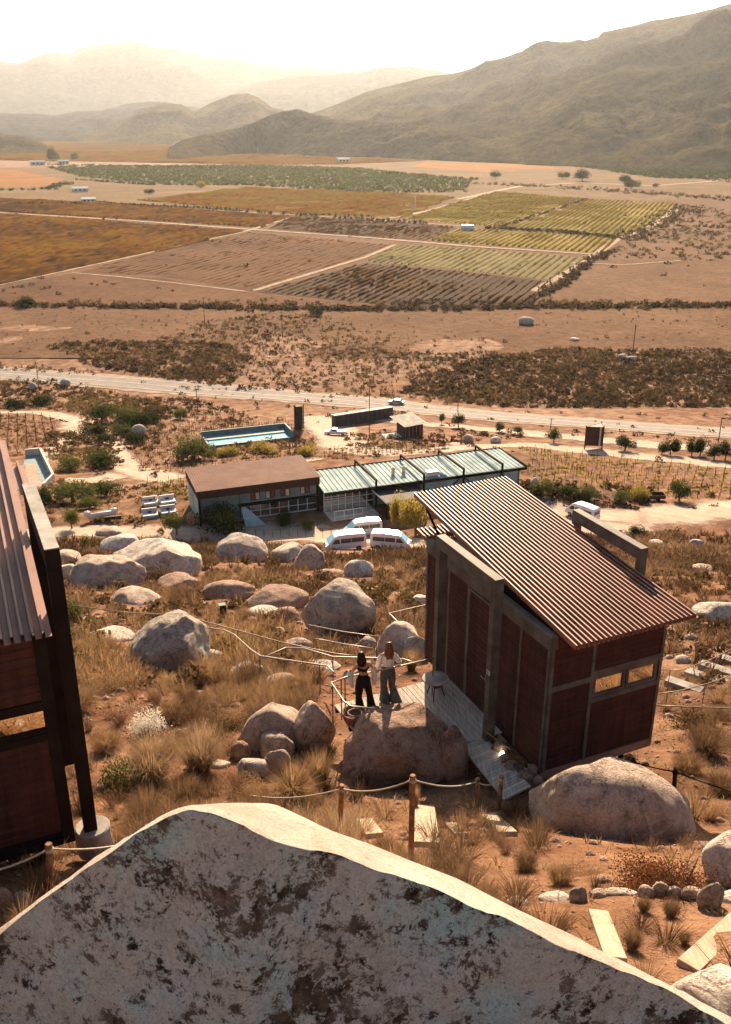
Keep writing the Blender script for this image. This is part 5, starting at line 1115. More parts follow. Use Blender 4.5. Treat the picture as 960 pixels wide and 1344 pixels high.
BUSH = [
 (872, 1166, 150, 62, 'rust', 'low rust red bush behind the right end of the stone row'),
 (478, 1000, 0, 0, None, ''),
 (100, 935, 95, 58, 'straw', 'grey straw bush with a dark heart beside the left cabin post'),
 (195, 960, 62, 42, 'blossom', 'low bush covered in white blossom in the middle of the left slope'),
 (165, 1035, 60, 55, 'olive', 'dark green bush low in the grass above the giant boulder at left'),
 (200, 1020, 120, 80, 'tawny', 'golden feathery bush above the left shoulder of the giant boulder'),
 (265, 1010, 105, 88, 'tawny', 'tall golden bush right of the feathery one, above the giant boulder'),
 (190, 1085, 80, 70, 'brown', 'grey brown twiggy bush touching the left shoulder of the giant boulder'),
 (385, 1050, 120, 70, 'grass', 'tall copper grass clump behind the peak of the giant boulder'),
 (420, 1030, 70, 60, 'grass', 'upright dry grass below the rounded tan rock'),
 (545, 1065, 26, 45, 'grass', 'bright grass tuft just right of the middle rope post'),
 (275, 900, 90, 60, 'straw', 'spiky straw bush right of the large cleft boulder'),
 (330, 900, 80, 60, 'brown', 'brown twiggy bush below the curving pipe handrail'),
 (140, 860, 60, 40, 'straw', 'pale bush between left cabin and cleft boulder'),
 (85, 820, 45, 50, 'olive', 'yellow green bush right beside the dark cabin column'),
 (130, 770, 48, 42, 'straw', 'round tawny bush, lower left of the dark faced boulder'),
 (160, 745, 30, 30, 'brown', 'round brown bush in front of the dark faced boulder'),
 (240, 790, 70, 40, 'brown', 'dark brown bush right of the flat topped slab'),
 (205, 765, 50, 30, 'scrub', 'olive bush between the ridged boulder and the flat slab'),
 (115, 716, 26, 20, 'olive', 'green bush in front of the tilted oval boulder'),
 (770, 1130, 0, 0, None, ''),
 (925, 985, 95, 60, 'brown', 'dark twiggy bush at the right edge below the wire rails'),
 (905, 955, 60, 35, 'scrub', 'olive brown bush under the lowest wire rail'),
 (410, 800, 0, 0, None, ''),
 (225, 815, 0, 0, None, ''),
 (570, 690, 0, 0, None, ''),
 (320, 812, 40, 26, 'straw', 'tawny bush between black box lamp and cream slab'),
 (540, 880, 50, 40, 'grass', 'rusty grass between the women and the cabin corner'),
 (640, 1180, 60, 30, 'straw', 'dry twig tangle just behind the sunlit boulder edge'),
 (590, 1150, 50, 40, 'brown', 'thin brown weeds behind the giant boulder right of the middle post'),
 (505, 1125, 60, 45, 'brown', 'bare twigs in front of the plank, right of the left post'),
 (735, 1160, 60, 45, 'straw', 'pale dry thistle in front of the big smooth boulder'),
 (690, 1140, 60, 40, 'brown', 'shaded brown bush left of the big smooth boulder'),
 (150, 905, 90, 45, 'dense', 'soft brown bush above the white blossoming one'),
 (225, 940, 60, 35, 'straw', 'tawny bush right above the white blossoms'),
 (300, 955, 70, 40, 'dense', 'brown bush left of the angular tan rock'),
 (245, 925, 55, 40, 'brown', 'twiggy bush at the lower left of the spiky straw bush'),
 (140, 985, 70, 45, 'straw', 'straw bush between cabin post and dark green bush'),
 (330, 1045, 60, 45, 'dense', 'golden bush just behind the peak of the giant boulder'),
 (250, 1050, 70, 50, 'brown', 'brown tangle between golden bush and giant boulder'),
 (120, 880, 50, 32, 'brown', 'brown tangle beside the cabin column, under the thin handrail'),
 (390, 905, 60, 35, 'straw', 'straw bush just left of the deck railing'),
 (350, 880, 50, 28, 'dense', 'grey brown bush beneath the curving handrail end'),
 (225, 765, 40, 22, 'dense', 'brown bush at the right foot of the dark faced boulder'),
 (330, 760, 55, 22, 'dense', 'brown bush between grey dome boulder and long brown boulder'),
 (440, 750, 0, 0, None, ''),
 (465, 800, 0, 0, None, ''),
 (520, 775, 60, 22, 'dense', 'low brown bush above the angled pale handrail'),
 (905, 1010, 60, 35, 'straw', 'straw bush by the dark leaning post at right'),
 (945, 1040, 70, 45, 'brown', 'brown bush at the right edge above the bare sand'),
 (760, 1150, 90, 35, 'dense', 'tan bush touching the foot of the big smooth boulder'),
 (930, 900, 0, 0, None, ''),
]
for i, (x, yb, wpx, hpx, kind, lab) in enumerate(BUSH):
    if not kind: continue
    p = hit(x, yb); d = p.length; me = BM[kind][i % len(BM[kind])]; o = link('shrub', me)
    bb = [max(v.co[k] for v in me.vertices)-min(v.co[k] for v in me.vertices) for k in (0, 2)]
    o.location = p-UP*.03; o.rotation_euler[2] = i*1.7; sx = wpx*d/FPX/bb[0]; th = atan2(-p.z, p.y); sz = max(.5*sx, (hpx*d/FPX-.35*wpx*d/FPX*sin(th))/cos(th)/bb[1]); o.scale = (sx, sx, sz)
    tag(o, lab, 'shrub', 'shrubs on the near slope')
# small upright plant stubs with shadows beyond the stone row
for k, (x, y) in enumerate(((738, 1218), (845, 1196), (880, 1203), (898, 1238), (690, 1226), (830, 1245))):
    o = link('shrub', BM['brown'][k % 2]); p = hit(x, y); o.location = p; s = .16+.05*(k % 3); o.scale = (s*.6, s*.6, s*1.1); tag(o, ['dark weed between the upright plank and the boulder edge', 'weed straight below the long flat slab stone', 'weed below the squared stone', 'weed lowest down between the two loose planks', 'weed at the left end by the half sunk stone', 'weed just right of the upright plank'][k], 'weed', 'dried weeds by the stone row')
# ================================================================== buildings below the slope
def bbox(org, a, b_, name, mat, parent, ax=BAX, bevel=0): return MB().box(org, ax, a, b_).build(name, MATS[mat], parent, bevel=bevel)
hs_ = empty('house', BO, 'long two storey house with brown sheet roof and teal side wall above the parked vans', 'house')
H_ = 5.55
ribbed('roof', MATS['brown_roof'], hs_, BO-B2*.5-B1*.9+UP*(H_+.15), BO+B2*18.4-B1*.9+UP*(H_+.15), BO+B2*18.2+B1*9.2+UP*(H_+.35), BO-B2*.4+B1*9.2+UP*(H_+.35), 52, h=.03, top=.2)
bbox(BO, (-.3, -.7, H_-1.15), (18.2, -.45, H_+.12), 'fascia', 'dark_timber', hs_)
bbox(BO, (.05, .3, 0), (17.9, 9, H_), 'wall', 'charcoal_wall', hs_)
bbox(BO, (-.12, -.4, -.5), (.05, 8.8, H_+.1), 'side_wall', 'teal_panel', hs_); bbox(BO, (-.2, -.45, -.5), (.1, -.2, H_-1.1), 'corner_post', 'dark_steel', hs_); bbox(BO, (17.8, -.6, -.5), (18.05, -.35, H_-1.1), 'corner_post', 'dark_steel', hs_)
bbox(BO, (-.3, -.7, H_-1.2), (-.13, 9, H_+.1), 'side_fascia', 'dark_timber', hs_)
bbox(BO, (6.0, -.1, 2.7), (17.8, .28, H_-.05), 'upper_wall', 'teal_wall', hs_); bbox(BO, (5.6, -.75, 2.45), (17.9, .25, 2.62), 'balcony_slab', 'dark_steel', hs_)
bbox(BO, (.1, -.05, 0), (5.9, .28, 4.4), 'shaded_wall', 'teal_wall', hs_)
for k, x in enumerate((7.6, 9.9, 12.2, 15.3)):
    wn = bbox(BO, (x, -.16, 3.0), (x+1.5, -.1, 4.2), 'window', 'dark_timber', hs_)
    for q in range(2): bbox(BO, (x+.1+q*.7, -.2, 3.1), (x+.6+q*.7, -.162, 4.1), 'curtain', 'cream_wall' if q != k % 2 else 'brown_roof', wn)
for i in range(8):
    x = 6.1+i*1.46; wn = bbox(BO, (x, -.02, .25), (x+.1, .22, 2.4), 'window_frame', 'white_paint', hs_)
    bbox(BO, (x+.1, .06, .3), (x+1.46, .12, 2.4), 'pane', 'window_glass' if i < 5 else 'car_glass', wn)
    bbox(BO, (x+.1, -.02, 1.2), (x+1.46, .2, 1.28), 'transom', 'white_paint', wn)
bbox(BO, (6.1, -.03, .12), (17.8, .22, .25), 'window_sill', 'white_paint', hs_)
m = MB(); m.quad(BO+B2*6-B1*.2+UP*2.4, BO+B2*6.6-B1*.2+UP*2.3, BO+B2*9-B1*3.2+UP*.1, BO+B2*6-B1*3.2+UP*.1); t = m.build('ramp_screen', MATS['teal_panel'], hs_); so = t.modifiers.new('s', 'SOLIDIFY'); so.thickness = .1
rs_ = empty('restaurant', BO+B2*18.5, 'long low restaurant with white ribbed roof and dark cross beams behind the vans', 'restaurant')
ribbed('roof', MATS['white_roof'], rs_, BO+B2*18.4-B1*2.2+UP*3.45, BO+B2*52.6-B1*2.0+UP*3.45, BO+B2*52.6+B1*7+UP*3.7, BO+B2*18.8+B1*7+UP*3.7, 44, top=.6, h=.10)
bbox(BO, (18.4, -2.35, 3.05), (52.7, -2.2, 3.5), 'fascia', 'dark_steel', rs_); bbox(BO, (52.6, -2.3, 3.1), (52.75, 7, 3.8), 'fascia', 'dark_steel', rs_); bbox(BO, (18.4, 7.0, 3.3), (52.7, 7.12, 3.9), 'fascia', 'dark_steel', rs_)
bbox(BO, (19, 1.5, 0), (52, 6.8, 3.4), 'inner_wall', 'charcoal_wall', rs_)
bbox(BO, (34.5, -1.6, 0), (51.6, 1.4, 3.0), 'wall', 'teal_panel', rs_); bbox(BO, (51.6, -1.7, 0), (51.75, 6.8, 3.1), 'side_wall', 'charcoal_wall', rs_)
for x in (26.5, 34.4, 41.2, 48.0):
    bbox(BO, (x, -2.6, 4.45), (x+.28, 7.3, 4.75), 'cross_beam', 'dark_steel', rs_); bbox(BO, (x, -2.6, -.3), (x+.28, -2.36, 4.449), 'frame_post', 'dark_steel', rs_); bbox(BO, (x, 7.13, 0), (x+.28, 7.3, 4.449), 'frame_post', 'dark_steel', rs_)
for x0, z0, x1, z1 in ((38, 0, 41.2, 3), (41.5, 3, 46, 0), (48, 3, 51.6, 0)): MB().tube([BO+B2*x0-B1*1.75+UP*z0, BO+B2*x1-B1*1.75+UP*z1], .09, 5).build('brace', MATS['dark_steel'], rs_)
for x in (31.0, 32.8): 
    c = BO+B2*x+B1*1.6+UP*3.5; ch = MB().lathe(c, [(.28, 0), (.28, .9), (.4, .95), (.4, 1.15), (.1, 1.3)], 10).build('chimney', MATS['cream_wall'], rs_)
c = BO+B2*36.5-B1*1.0+UP*3.6; ac = bbox(c, (-1, -.6, .1), (1.1, .6, .8), 'cooling_unit', 'white_paint', rs_, bevel=.08); MB().tube([c+B2*1.1+UP*.3, c+B2*2.2-B1*.8-UP*.1], .22, 8).build('duct', MATS['windscreen_glass'], rs_)
for i in range(7):
    x = 18.6+i*1.15; wn = bbox(BO, (x, -1.2, -.2), (x+.12, -1.05, 3.0), 'window_frame', 'white_paint', rs_); bbox(BO, (x+.12, -1.15, -.1), (x+1.15, -1.1, 2.9), 'pane', 'window_glass', wn)
    for z in (.9, 1.9): bbox(BO, (x+.12, -1.2, z), (x+1.15, -1.05, z+.09), 'transom', 'white_paint', wn)
bbox(BO, (26.4, -1.1, -.4), (34.4, 1.4, 3), 'recess_wall', 'teal_wall', rs_)
for z in (.6, 1.5): bbox(BO, (19, -5.2, z), (23.5, -5.05, z+.1), 'balcony_rail', 'white_paint', rs_)
for x in (19, 20.5, 22, 23.4): bbox(BO, (x, -5.2, -.6), (x+.1, -5.05, 1.6), 'balcony_post', 'white_paint', rs_)
bbox(BO, (18.6, -5.2, -.1), (26.2, -1.3, 0.05), 'terrace', 'cream_wall', rs_)
cn = [W(488, 643, -52.4), W(508, 661, -52.4), W(560, 652, -52.4), W(546, 633, -52.4)]
cp = empty('canopy', cn[0]-UP*2.6, 'dark flat canopy with white rim in front of the restaurant, left of the yellow trees', 'canopy')
m = MB(); m.v = [q-UP*.25 for q in cn]+cn; m.f = [[0,3,2,1],[4,5,6,7],[0,1,5,4],[1,2,6,5],[2,3,7,6],[3,0,4,7]]; m.build('roof', MATS['charcoal_wall'], cp)
for a, b_ in ((0, 1), (1, 2)): MB().tube([cn[a]+UP*.02, cn[b_]+UP*.02], .14, 4).build('rim', MATS['white_paint'], cp)
for q in cn[1:3]: MB().tube([q-UP*.2, q-UP*3.2], .12, 6).build('post', MATS['dark_steel'], cp)
m = MB(); m.v = [cn[1]*.98+cn[3]*.02-UP*3.2, cn[2]-UP*3.2, cn[2]-UP*.3, cn[1]-UP*.3]; m.f = [[0, 1, 2, 3]]; t = m.build('back_wall', MATS['dark_timber'], cp); t.modifiers.new('s', 'SOLIDIFY').thickness = .2
# ---- swimming pool
pl_ = empty('swimming_pool', PO, 'long turquoise swimming pool with dark far wall, behind the brown roofed house', 'pool')
bbox(PO, (0, -2.4, -.5), (19, 4.6, .25), 'water', 'pool_water', pl_); bbox(PO, (.0, 1.6, .0), (18.6, 4.6, .42), 'wall_reflection_sheet', 'teal_wall', pl_)  # teal sheet paints the shaded wall's dark reflection over the far water
for a, b_ in (((-.3, 4.6, -.5), (19.3, 4.9, 1.5)), ((-.3, -2.4, -.5), (0, 4.6, .7)), ((19, -2.4, -.5), (19.3, 4.6, 1.5)), ((-.3, -2.7, -.5), (19.3, -2.4, .40))): bbox(PO, a, b_, 'pool_wall', 'teal_wall', pl_)
# ---- kiosk with white roof
kp = W(541, 574, -70.3); kz = -70.3
def cyl_place(px, py): return hit(px, py)
kp = hit(543, 574); kk = empty('kiosk', kp, 'small dark kiosk with slanting white roof near the highway', 'kiosk')
bbox(kp, (-2.4, 0, 0), (2.3, 4.5, 3.0), 'wall', 'dark_timber', kk)
ribbed('roof', MATS['cream_wall'], kk, kp-B2*2.6-B1*.9+UP*2.9, kp+B2*3.2-B1*.7+UP*3.2, kp+B2*2.2+B1*6.3+UP*3.9, kp-B2*3.6+B1*6.1+UP*3.6, 14, top=.6)
bbox(kp, (-6.3, 1.2, -.1), (-2.4, 4.4, .12), 'platform', 'white_roof', kk); 
for i in range(5): bbox(kp, (-2.1+i*.9, -.06, .2), (-1.9+i*.9, 0, 2.7), 'slat', 'rusty_steel', kk)
# ---- slatted tower
tp_ = hit(393.5, 563); tw_ = empty('tower', tp_, 'dark slatted square tower at the right end of the pool', 'tower')
bbox(tp_, (-.8, 0, 0), (.8, 1.6, 5.4), 'core', 'dark_timber', tw_)
for i in range(12): bbox(tp_, (-1.05, -.22, .3+i*.42), (1.05, -.05, .55+i*.42), 'slat', 'charcoal_wall', tw_)
for x in (-1.05, .9): bbox(tp_, (x, -.3, 0), (x+.15, -.15, 5.9), 'post', 'dark_steel', tw_)
# ---- long shed
sp_ = hit(440, 561); q_ = hit(516, 549); d_ = (q_-sp_); ln = d_.length; d_.normalize(); n_ = UP.cross(d_).normalized(); sx_ = (d_, n_, UP)
sh_ = empty('shed', sp_, 'long low dark shed with pale flat top beside the highway', 'shed')
bbox(sp_, (0, 0, -1.5), (ln, 1.2, 2.9), 'wall', 'charcoal_wall', sh_, sx_); bbox(sp_, (-.1, -.1, 2.9), (ln+.1, 1.3, 3.05), 'roof', 'cream_wall', sh_, sx_)
for i in range(12): bbox(sp_, (.3+i*ln/12.2, -.08, -.5), (.5+i*ln/12.2, 0, 2.8), 'rib', 'dark_timber', sh_, sx_)
# ---- roadside sign prism
sp = hit(779, 590); sg_ = empty('sign_box', sp, 'dark three sided hoarding on legs beside the row of small trees', 'hoarding')
tri = [Vector((-1.9, 0, 0)), Vector((1.7, -.4, 0)), Vector((2.0, 3.0, 0))]
for a in range(3):
    p, q = sp+tri[a], sp+tri[(a+1) % 3]; m = MB(); m.quad(p+UP*.9, q+UP*.9, q+UP*5.1, p+UP*5.1); t = m.build('board', MATS['dark_timber'], sg_); t.modifiers.new('s', 'SOLIDIFY').thickness = .12
    MB().tube([p-UP*.2, p+UP*5.3], .13, 6).build('leg', MATS['dark_steel'], sg_)
m = MB(); m.quad(*[sp+v+UP*5.05 for v in tri]); m.build('top_board', MATS['rusty_steel'], sg_)
bbox(sp, (.9, -.5, .9), (1.25, -.3, 5.2), 'edge_strip', 'cream_wall', sg_, (Vector((1,0,0)), Vector((0,1,0)), UP))
# ---- planted bank (dark low hedge)
# ---- terrace basin at far left
tz = float(hit(62, 640).z)+.6; A_, B_, C_, D_ = W(33, 592, tz), W(53, 590, tz), W(70, 624, tz), W(57, 637, tz); E_ = W(22, 640, tz)
te = empty('courtyard', B_-UP*1, 'walled teal shaded basin with orange paved floor at the tip of the left cabin roof', 'courtyard')
m = MB(); m.quad(*[v-UP*.9 for v in (A_, E_, D_, C_, B_)]); m.build('floor', MATS['teal_wall'], te)
m = MB(); m.quad(*[v-UP*.7 for v in (W(33, 603, tz), W(30, 641, tz), W(57, 641, tz), W(46, 604, tz))]); m.build('paving', MATS['dirt_track'], te)
for p, q in ((A_, B_), (B_, C_), (C_, D_)): m = MB(); d = (q-p).normalized(); s_ = d.cross(UP); m.box(p, (d, s_, UP), (0, -.2, -1.6), ((q-p).length, .2, .35)); m.build('wall', MATS['cream_wall'], te)
# ---- daybeds and bench
for k, (x, y, lab) in enumerate(((199, 664, 'white daybed, back left of the four by the brown rock'), (221, 662, 'white daybed, back right of the four by the brown rock'), (198, 680, 'white daybed with teal shaded end, front left of the four'), (222, 676, 'white daybed, front right of the four behind a small tree'))):
    p = hit(x, y); e = empty('daybed', p, lab, 'daybed', 'daybeds beside the house'); bbox(p, (-1.1, -.2, .25), (1.2, 1.5, .5), 'mattress', 'white_paint', e, bevel=.05); bbox(p, (-1.1, 1.3, .5), (1.2, 1.5, 1.1), 'headboard', 'white_paint', e); bbox(p, (-1.15, -.25, 0), (1.25, 1.55, .24), 'base', 'teal_panel', e); bbox(p, (-.2, .9, .5), (.3, 1.25, .65), 'pillow', 'charcoal_wall', e)
p = hit(136, 683); e = empty('bench', p, 'long white bench like pipe on dark base beside the left track', 'bench'); MB().tube([p-B2*2.2+UP*.9, p+B2*1.9+UP*1.1], .42, 10).build('seat', MATS['white_paint'], e, smooth=True); bbox(p, (-1.2, -.3, -.1), (2.6, .2, .5), 'base', 'dark_timber', e); 
for k in (-2.2, 1.7): MB().lathe(p+B2*k+UP*.9, [(.2, 0), (.55, .3), (.4, .8), (.05, .95)], 8).build('end_knob', MATS['white_paint'], e)
# ================================================================== vehicles
def vehicle(name, label, cat, loc, az, prof, wd_, wheels, side_win, screens, paint, group=None, top_in=.84, belt=1.1, wr=.34, lights=(), extra=None):
    """prof: (x, z) outline clockwise from rear bottom; x forward"""
    e = empty(name, (0, 0, 0), label, cat, group); zt = max(z for _, z in prof)
    def hw(z): return wd_/2*(1 if z < belt else 1-(1-top_in)*(z-belt)/(zt-belt))*(.97 if z < .5 else 1)
    bm = bmesh.new(); n = len(prof); ys = (-1, -.93, .93, 1); ins = (.94, 1, 1, .94)
    rows = [[bm.verts.new(((x-2.6)*(.985 if k in (0, 3) else 1)+2.6-2.6, s*hw(z), z*(.985 if k in (0, 3) else 1)+.01)) for x, z in prof] for k, s in enumerate(ys)]
    for a, b_ in zip(rows[:-1], rows[1:]):
        for i in range(n): j = (i+1) % n; bm.faces.new((a[i], a[j], b_[j], b_[i]))
    bm.faces.new(rows[0][::-1]); bm.faces.new(rows[-1]); bmesh.ops.recalc_face_normals(bm, faces=bm.faces[:]); bmesh.ops.triangulate(bm, faces=[f for f in bm.faces if len(f.verts) > 4]); me = bpy.data.meshes.new('body'); bm.to_mesh(me); bm.free(); me.materials.append(MATS[paint]); body = link('body', me, e)
    X0 = 2.6
    for pts in side_win:
        for s in (-1, 1):
            m = MB(); m.quad(*[Vector((x-X0, s*(hw(z)+.012), z)) for x, z in pts]); t = m.build('side_window', MATS['car_glass'], e); t.modifiers.new('s', 'SOLIDIFY').thickness = .02
    for nm, (a, b_), ww, mt in screens:
        m = MB(); d = Vector((b_[0]-a[0], 0, b_[1]-a[1])); nn = Vector((-(d.z), 0, d.x)).normalized(); nn = nn if nn.z > 0 or nm == 'rear_window' else -nn; o_ = nn*.02
        m.quad(Vector((a[0]-X0, -hw(a[1])*ww, a[1]))+o_, Vector((a[0]-X0, hw(a[1])*ww, a[1]))+o_, Vector((b_[0]-X0, hw(b_[1])*ww, b_[1]))+o_, Vector((b_[0]-X0, -hw(b_[1])*ww, b_[1]))+o_); t = m.build(nm, MATS[mt], e); t.modifiers.new('s', 'SOLIDIFY').thickness = .03
    for x in wheels:
        for s in (-1, 1):
            ax = (Vector((1, 0, 0)), Vector((0, 0, 1)), Vector((0, s, 0))); c = Vector((x-X0, s*(wd_/2-.2), wr)); w = MB().lathe(c, [(wr*.6, 0), (wr, .02), (wr, .20), (wr*.62, .225)], 14, ax).build('wheel', MATS['tyre'], e); MB().lathe(c, [(.02, .20), (wr*.6, .215), (wr*.58, .232), (.02, .236)], 12, ax).build('rim', MATS['car_silver'], w)
    for x, z, mt in lights:
        for s in (-1, 1): MB().box((x-X0, s*wd_*.36, z), (Vector((1, 0, 0)), Vector((0, 1, 0)), UP), (-.05, -.14, -.09), (.06, .14, .09)).build('headlight' if x > 3 else 'tail_light', MATS[mt], e)
    if extra: extra(e)
    e.location = loc; e.rotation_euler[2] = pi/2-az
    return e
VP = [(0, .38), (0, 1.95), (.18, 2.22), (2.0, 2.30), (3.55, 2.22), (4.0, 2.02), (4.78, 1.22), (5.12, 1.0), (5.22, .7), (5.2, .36)]
VW = [[(.35, 1.25), (1.9, 1.25), (1.9, 1.78), (.35, 1.78)], [(2.0, 1.25), (3.3, 1.25), (3.3, 1.78), (2.0, 1.78)], [(3.45, 1.22), (4.45, 1.22), (4.0, 1.78), (3.5, 1.78)]]
VS = [('windscreen', ((4.02, 1.98), (4.76, 1.24)), .88, 'windscreen_glass'), ('rear_window', ((0, 1.3), (.02, 1.85)), .7, 'car_glass')]
def groundat(p, dz=0): return Vector((p.x, p.y, float(T(p.x, p.y))+.07+dz))
vk = dict(wheels=(1.0, 4.25), side_win=VW, screens=VS, paint='van_paint', lights=((5.2, .85, 'white_paint'), (0, .9, 'red_plastic')))
vehicle('van', 'white high roof van parked behind the other two, a person at its door', 'van', groundat(hit(477, 702)), radians(-104), VP, 1.9, group='white vans', **vk)
vehicle('van', 'white van facing left at the brush edge, front left of the three', 'van', groundat(hit(453, 721)), radians(-104), VP, 1.9, group='white vans', **vk)
vehicle('van', 'white van facing right at the brush edge, right of the three', 'van', groundat(hit(513, 719.5)), radians(100), VP, 1.9, group='white vans', **vk)
vehicle('van', 'white vehicle whose front peeps out behind the ribbed roof beam', 'van', groundat(hit(764, 680)), radians(-40), VP, 1.9, group='white vans', **vk)
CPf = [(0, .35), (0, .85), (.5, .95), (1.2, 1.42), (2.6, 1.45), (3.4, .98), (4.4, .85), (4.55, .6), (4.5, .3)]
vehicle('car', 'small silver car driving on the highway above the shed', 'car', groundat(hit(519, 531), .12), radians(-75), CPf, 1.75, wheels=(.85, 3.65), side_win=[[(1.0, .98), (2.0, .98), (2.0, 1.36), (1.35, 1.36)], [(2.1, .98), (3.1, .98), (2.6, 1.38), (2.1, 1.38)]], screens=[('windscreen', ((2.62, 1.42), (3.38, 1.0)), .85, 'windscreen_glass'), ('rear_window', ((.55, .98), (1.18, 1.4)), .85, 'car_glass')], paint='car_silver', belt=.9)
PU = [(0, .45), (0, 1.05), (2.2, 1.05), (2.25, 1.55), (3.3, 1.6), (4.0, 1.1), (5.1, 1.0), (5.25, .75), (5.2, .42)]
vehicle('pickup_truck', 'white pickup truck on the sandy yard left of the kiosk', 'pickup', groundat(hit(441, 571)), radians(-88), PU, 1.8, wheels=(.95, 4.2), side_win=[[(2.35, 1.12), (3.75, 1.12), (3.3, 1.52), (2.4, 1.52)]], screens=[('windscreen', ((3.32, 1.57), (3.98, 1.13)), .88, 'windscreen_glass')], paint='van_paint', belt=1.05, extra=lambda e: MB().box((-1.5, 0, 1.0), (Vector((1,0,0)), Vector((0,1,0)), UP), (-1.0, -.75, .06), (1.0, .75, .075)).build('cargo_bed', MATS['rubber_black'], e))
# flat trailer by the right track
p = hit(857, 658); e = empty('trailer', p, 'dark open box trailer on the edge of the right track', 'trailer'); X3 = (Vector((1,0,0)), Vector((0,1,0)), UP)
for a, b_, nm in (((-2, 0, .4), (2, 1.7, .5), 'bed'), ((-2, -.05, .5), (2, 0, 1.0), 'side_board'), ((-2, 1.7, .5), (2, 1.75, 1.0), 'side_board'), ((-2.05, 0, .5), (-2, 1.7, 1.0), 'end_board'), ((2, 0, .5), (2.05, 1.7, 1.0), 'end_board')): bbox(p, a, b_, nm, 'dark_timber', e, X3)
for x in (-.8, .8): MB().lathe(p+Vector((x, -.2, .35)), [(.1, 0), (.35, .02), (.35, .18), (.1, .2)], 12, (Vector((1,0,0)), UP, Vector((0,1,0)))).build('wheel', MATS['tyre'], e)
# a person at the van
def tiny_person(px, py, label, top='black_cloth', leg='black_cloth'):
    p = hit(px, py); e = empty('person', p, label, 'person'); v = [(0, 0, .92), (0, 0, 1.2), (0, 0, 1.42), (0, 0, 1.52), (0, .02, 1.66), (-.09, 0, .5), (-.10, 0, .06), (.09, 0, .5), (.12, .1, .06), (-.19, 0, 1.38), (-.24, .03, 1.12), (-.22, .12, .9), (.19, 0, 1.38), (.28, .1, 1.14), (.34, .25, 1.05)]
    ed = [(0, 1), (1, 2), (2, 3), (3, 4), (0, 5), (5, 6), (0, 7), (7, 8), (2, 9), (9, 10), (10, 11), (2, 12), (12, 13), (13, 14)]; rd = [.15, .14, .10, .05, .10, .08, .06, .08, .06, .06, .05, .035, .06, .05, .035]
    skin_body('body', v, ed, rd, MATS[top], e, p, 1); MB().lathe(p+Vector((0, .02, 1.56)), [(.03, -.02), (.09, .06), (.09, .14), (.03, .2)], 10).build('head', MATS['skin'], e, smooth=True); MB().lathe(p+Vector((0, 0, 1.64)), [(.10, 0), (.10, .08), (.04, .14)], 10).build('hair', MATS['hair_dark'], e, smooth=True)
tiny_person(479, 700, 'person in dark clothes standing at the side door of the rear van')
tiny_person(523, 690.5, 'person in dark clothes standing under the yellow trees by the canopy')
# ================================================================== poles
for x, yt, yb, arm, lab in ((269, 389, 424, 0, 'wooden pole at the field hedge, left of the two'), (371, 408, 443, 0, 'wooden pole at the scrub edge, right of the two'), (831, 425, 461, 0, 'thick wooden pole in the open ground at right beyond the road'), (943, 549, 581, 1, 'dark pole with a small lamp head at the right end of the highway'),
    (52, 474, 512, 0, 'tall pole at the left end of the highway'), (260, 511, 541, 1, 'thin roadside pole above the vine plot'), (601, 490, 541, 0, 'leaning pole at the highway edge right of the kiosk'), (485, 507, 575, 1, 'lamp pole rising in front of the long shed'), (723, 549, 563, 0, 'short roadside pole above the planted bank'), (389, 663, 704, 0, ''), (780, 656, 665, 1, 'short path lamp by the right track')):
    if not lab: continue
    p = hit(x, yb); rr = ray(x, yt); h = rr[2]*(p.y/rr[1])-p.z; e = empty('pole', p, lab, 'pole', 'poles'); r = .22 if 'thick' in lab else .12
    MB().tube([p-UP*.3, p+UP*h], [r, r*.7], 6).build('shaft', MATS['dark_post' if not 'thick' in lab else 'post_wood'], e)
    if arm: MB().box(p+UP*h, X3, (-.1, -.25, -.12), (.7, .25, .12)).build('lamp_head', MATS['dark_steel'], e)
    else: MB().box(p+UP*(h*.93), X3, (-.7, -.06, -.06), (.7, .06, .06)).build('crossarm', MATS['dark_post'], e)
# ================================================================== trees
def tree_mesh(seed, n=3200, leaf=.040, rz=.85): return P_leafy(n, seed, 1, rz, leaf, 12, .25, -.05)
TM = {}
for kd, mt, tn in (('green', 'green_leaves', .55), ('dark', 'green_leaves', .15), ('gold', 'golden_leaves', .45), ('olive', 'green_leaves', .8)):
    TM[kd] = [bush_obj('crown', *tree_mesh(500+i*7+len(kd)), tn, mt) for i in range(2)]
tk = MB(); tk.tube([Vector((0, 0, -.15)), Vector((.03, 0, .35)), Vector((0, .02, .8))], [.07, .05, .03], 6)
for a in range(5): t = a*1.26; tk.tube([Vector((.02, 0, .3+.06*a)), Vector((cos(t)*.25, sin(t)*.25, .62)), Vector((cos(t)*.5, sin(t)*.5, .85))], [.035, .022, .008], 5)
TRK = tk.mesh('trunk', MATS['bark'])
def bound(me): a = np.zeros(len(me.vertices)*3); me.vertices.foreach_get('co', a); a = a.reshape(-1, 3); return a.min(0), a.max(0)
BD = {k: [bound(m) for m in v] for k, v in TM.items()}
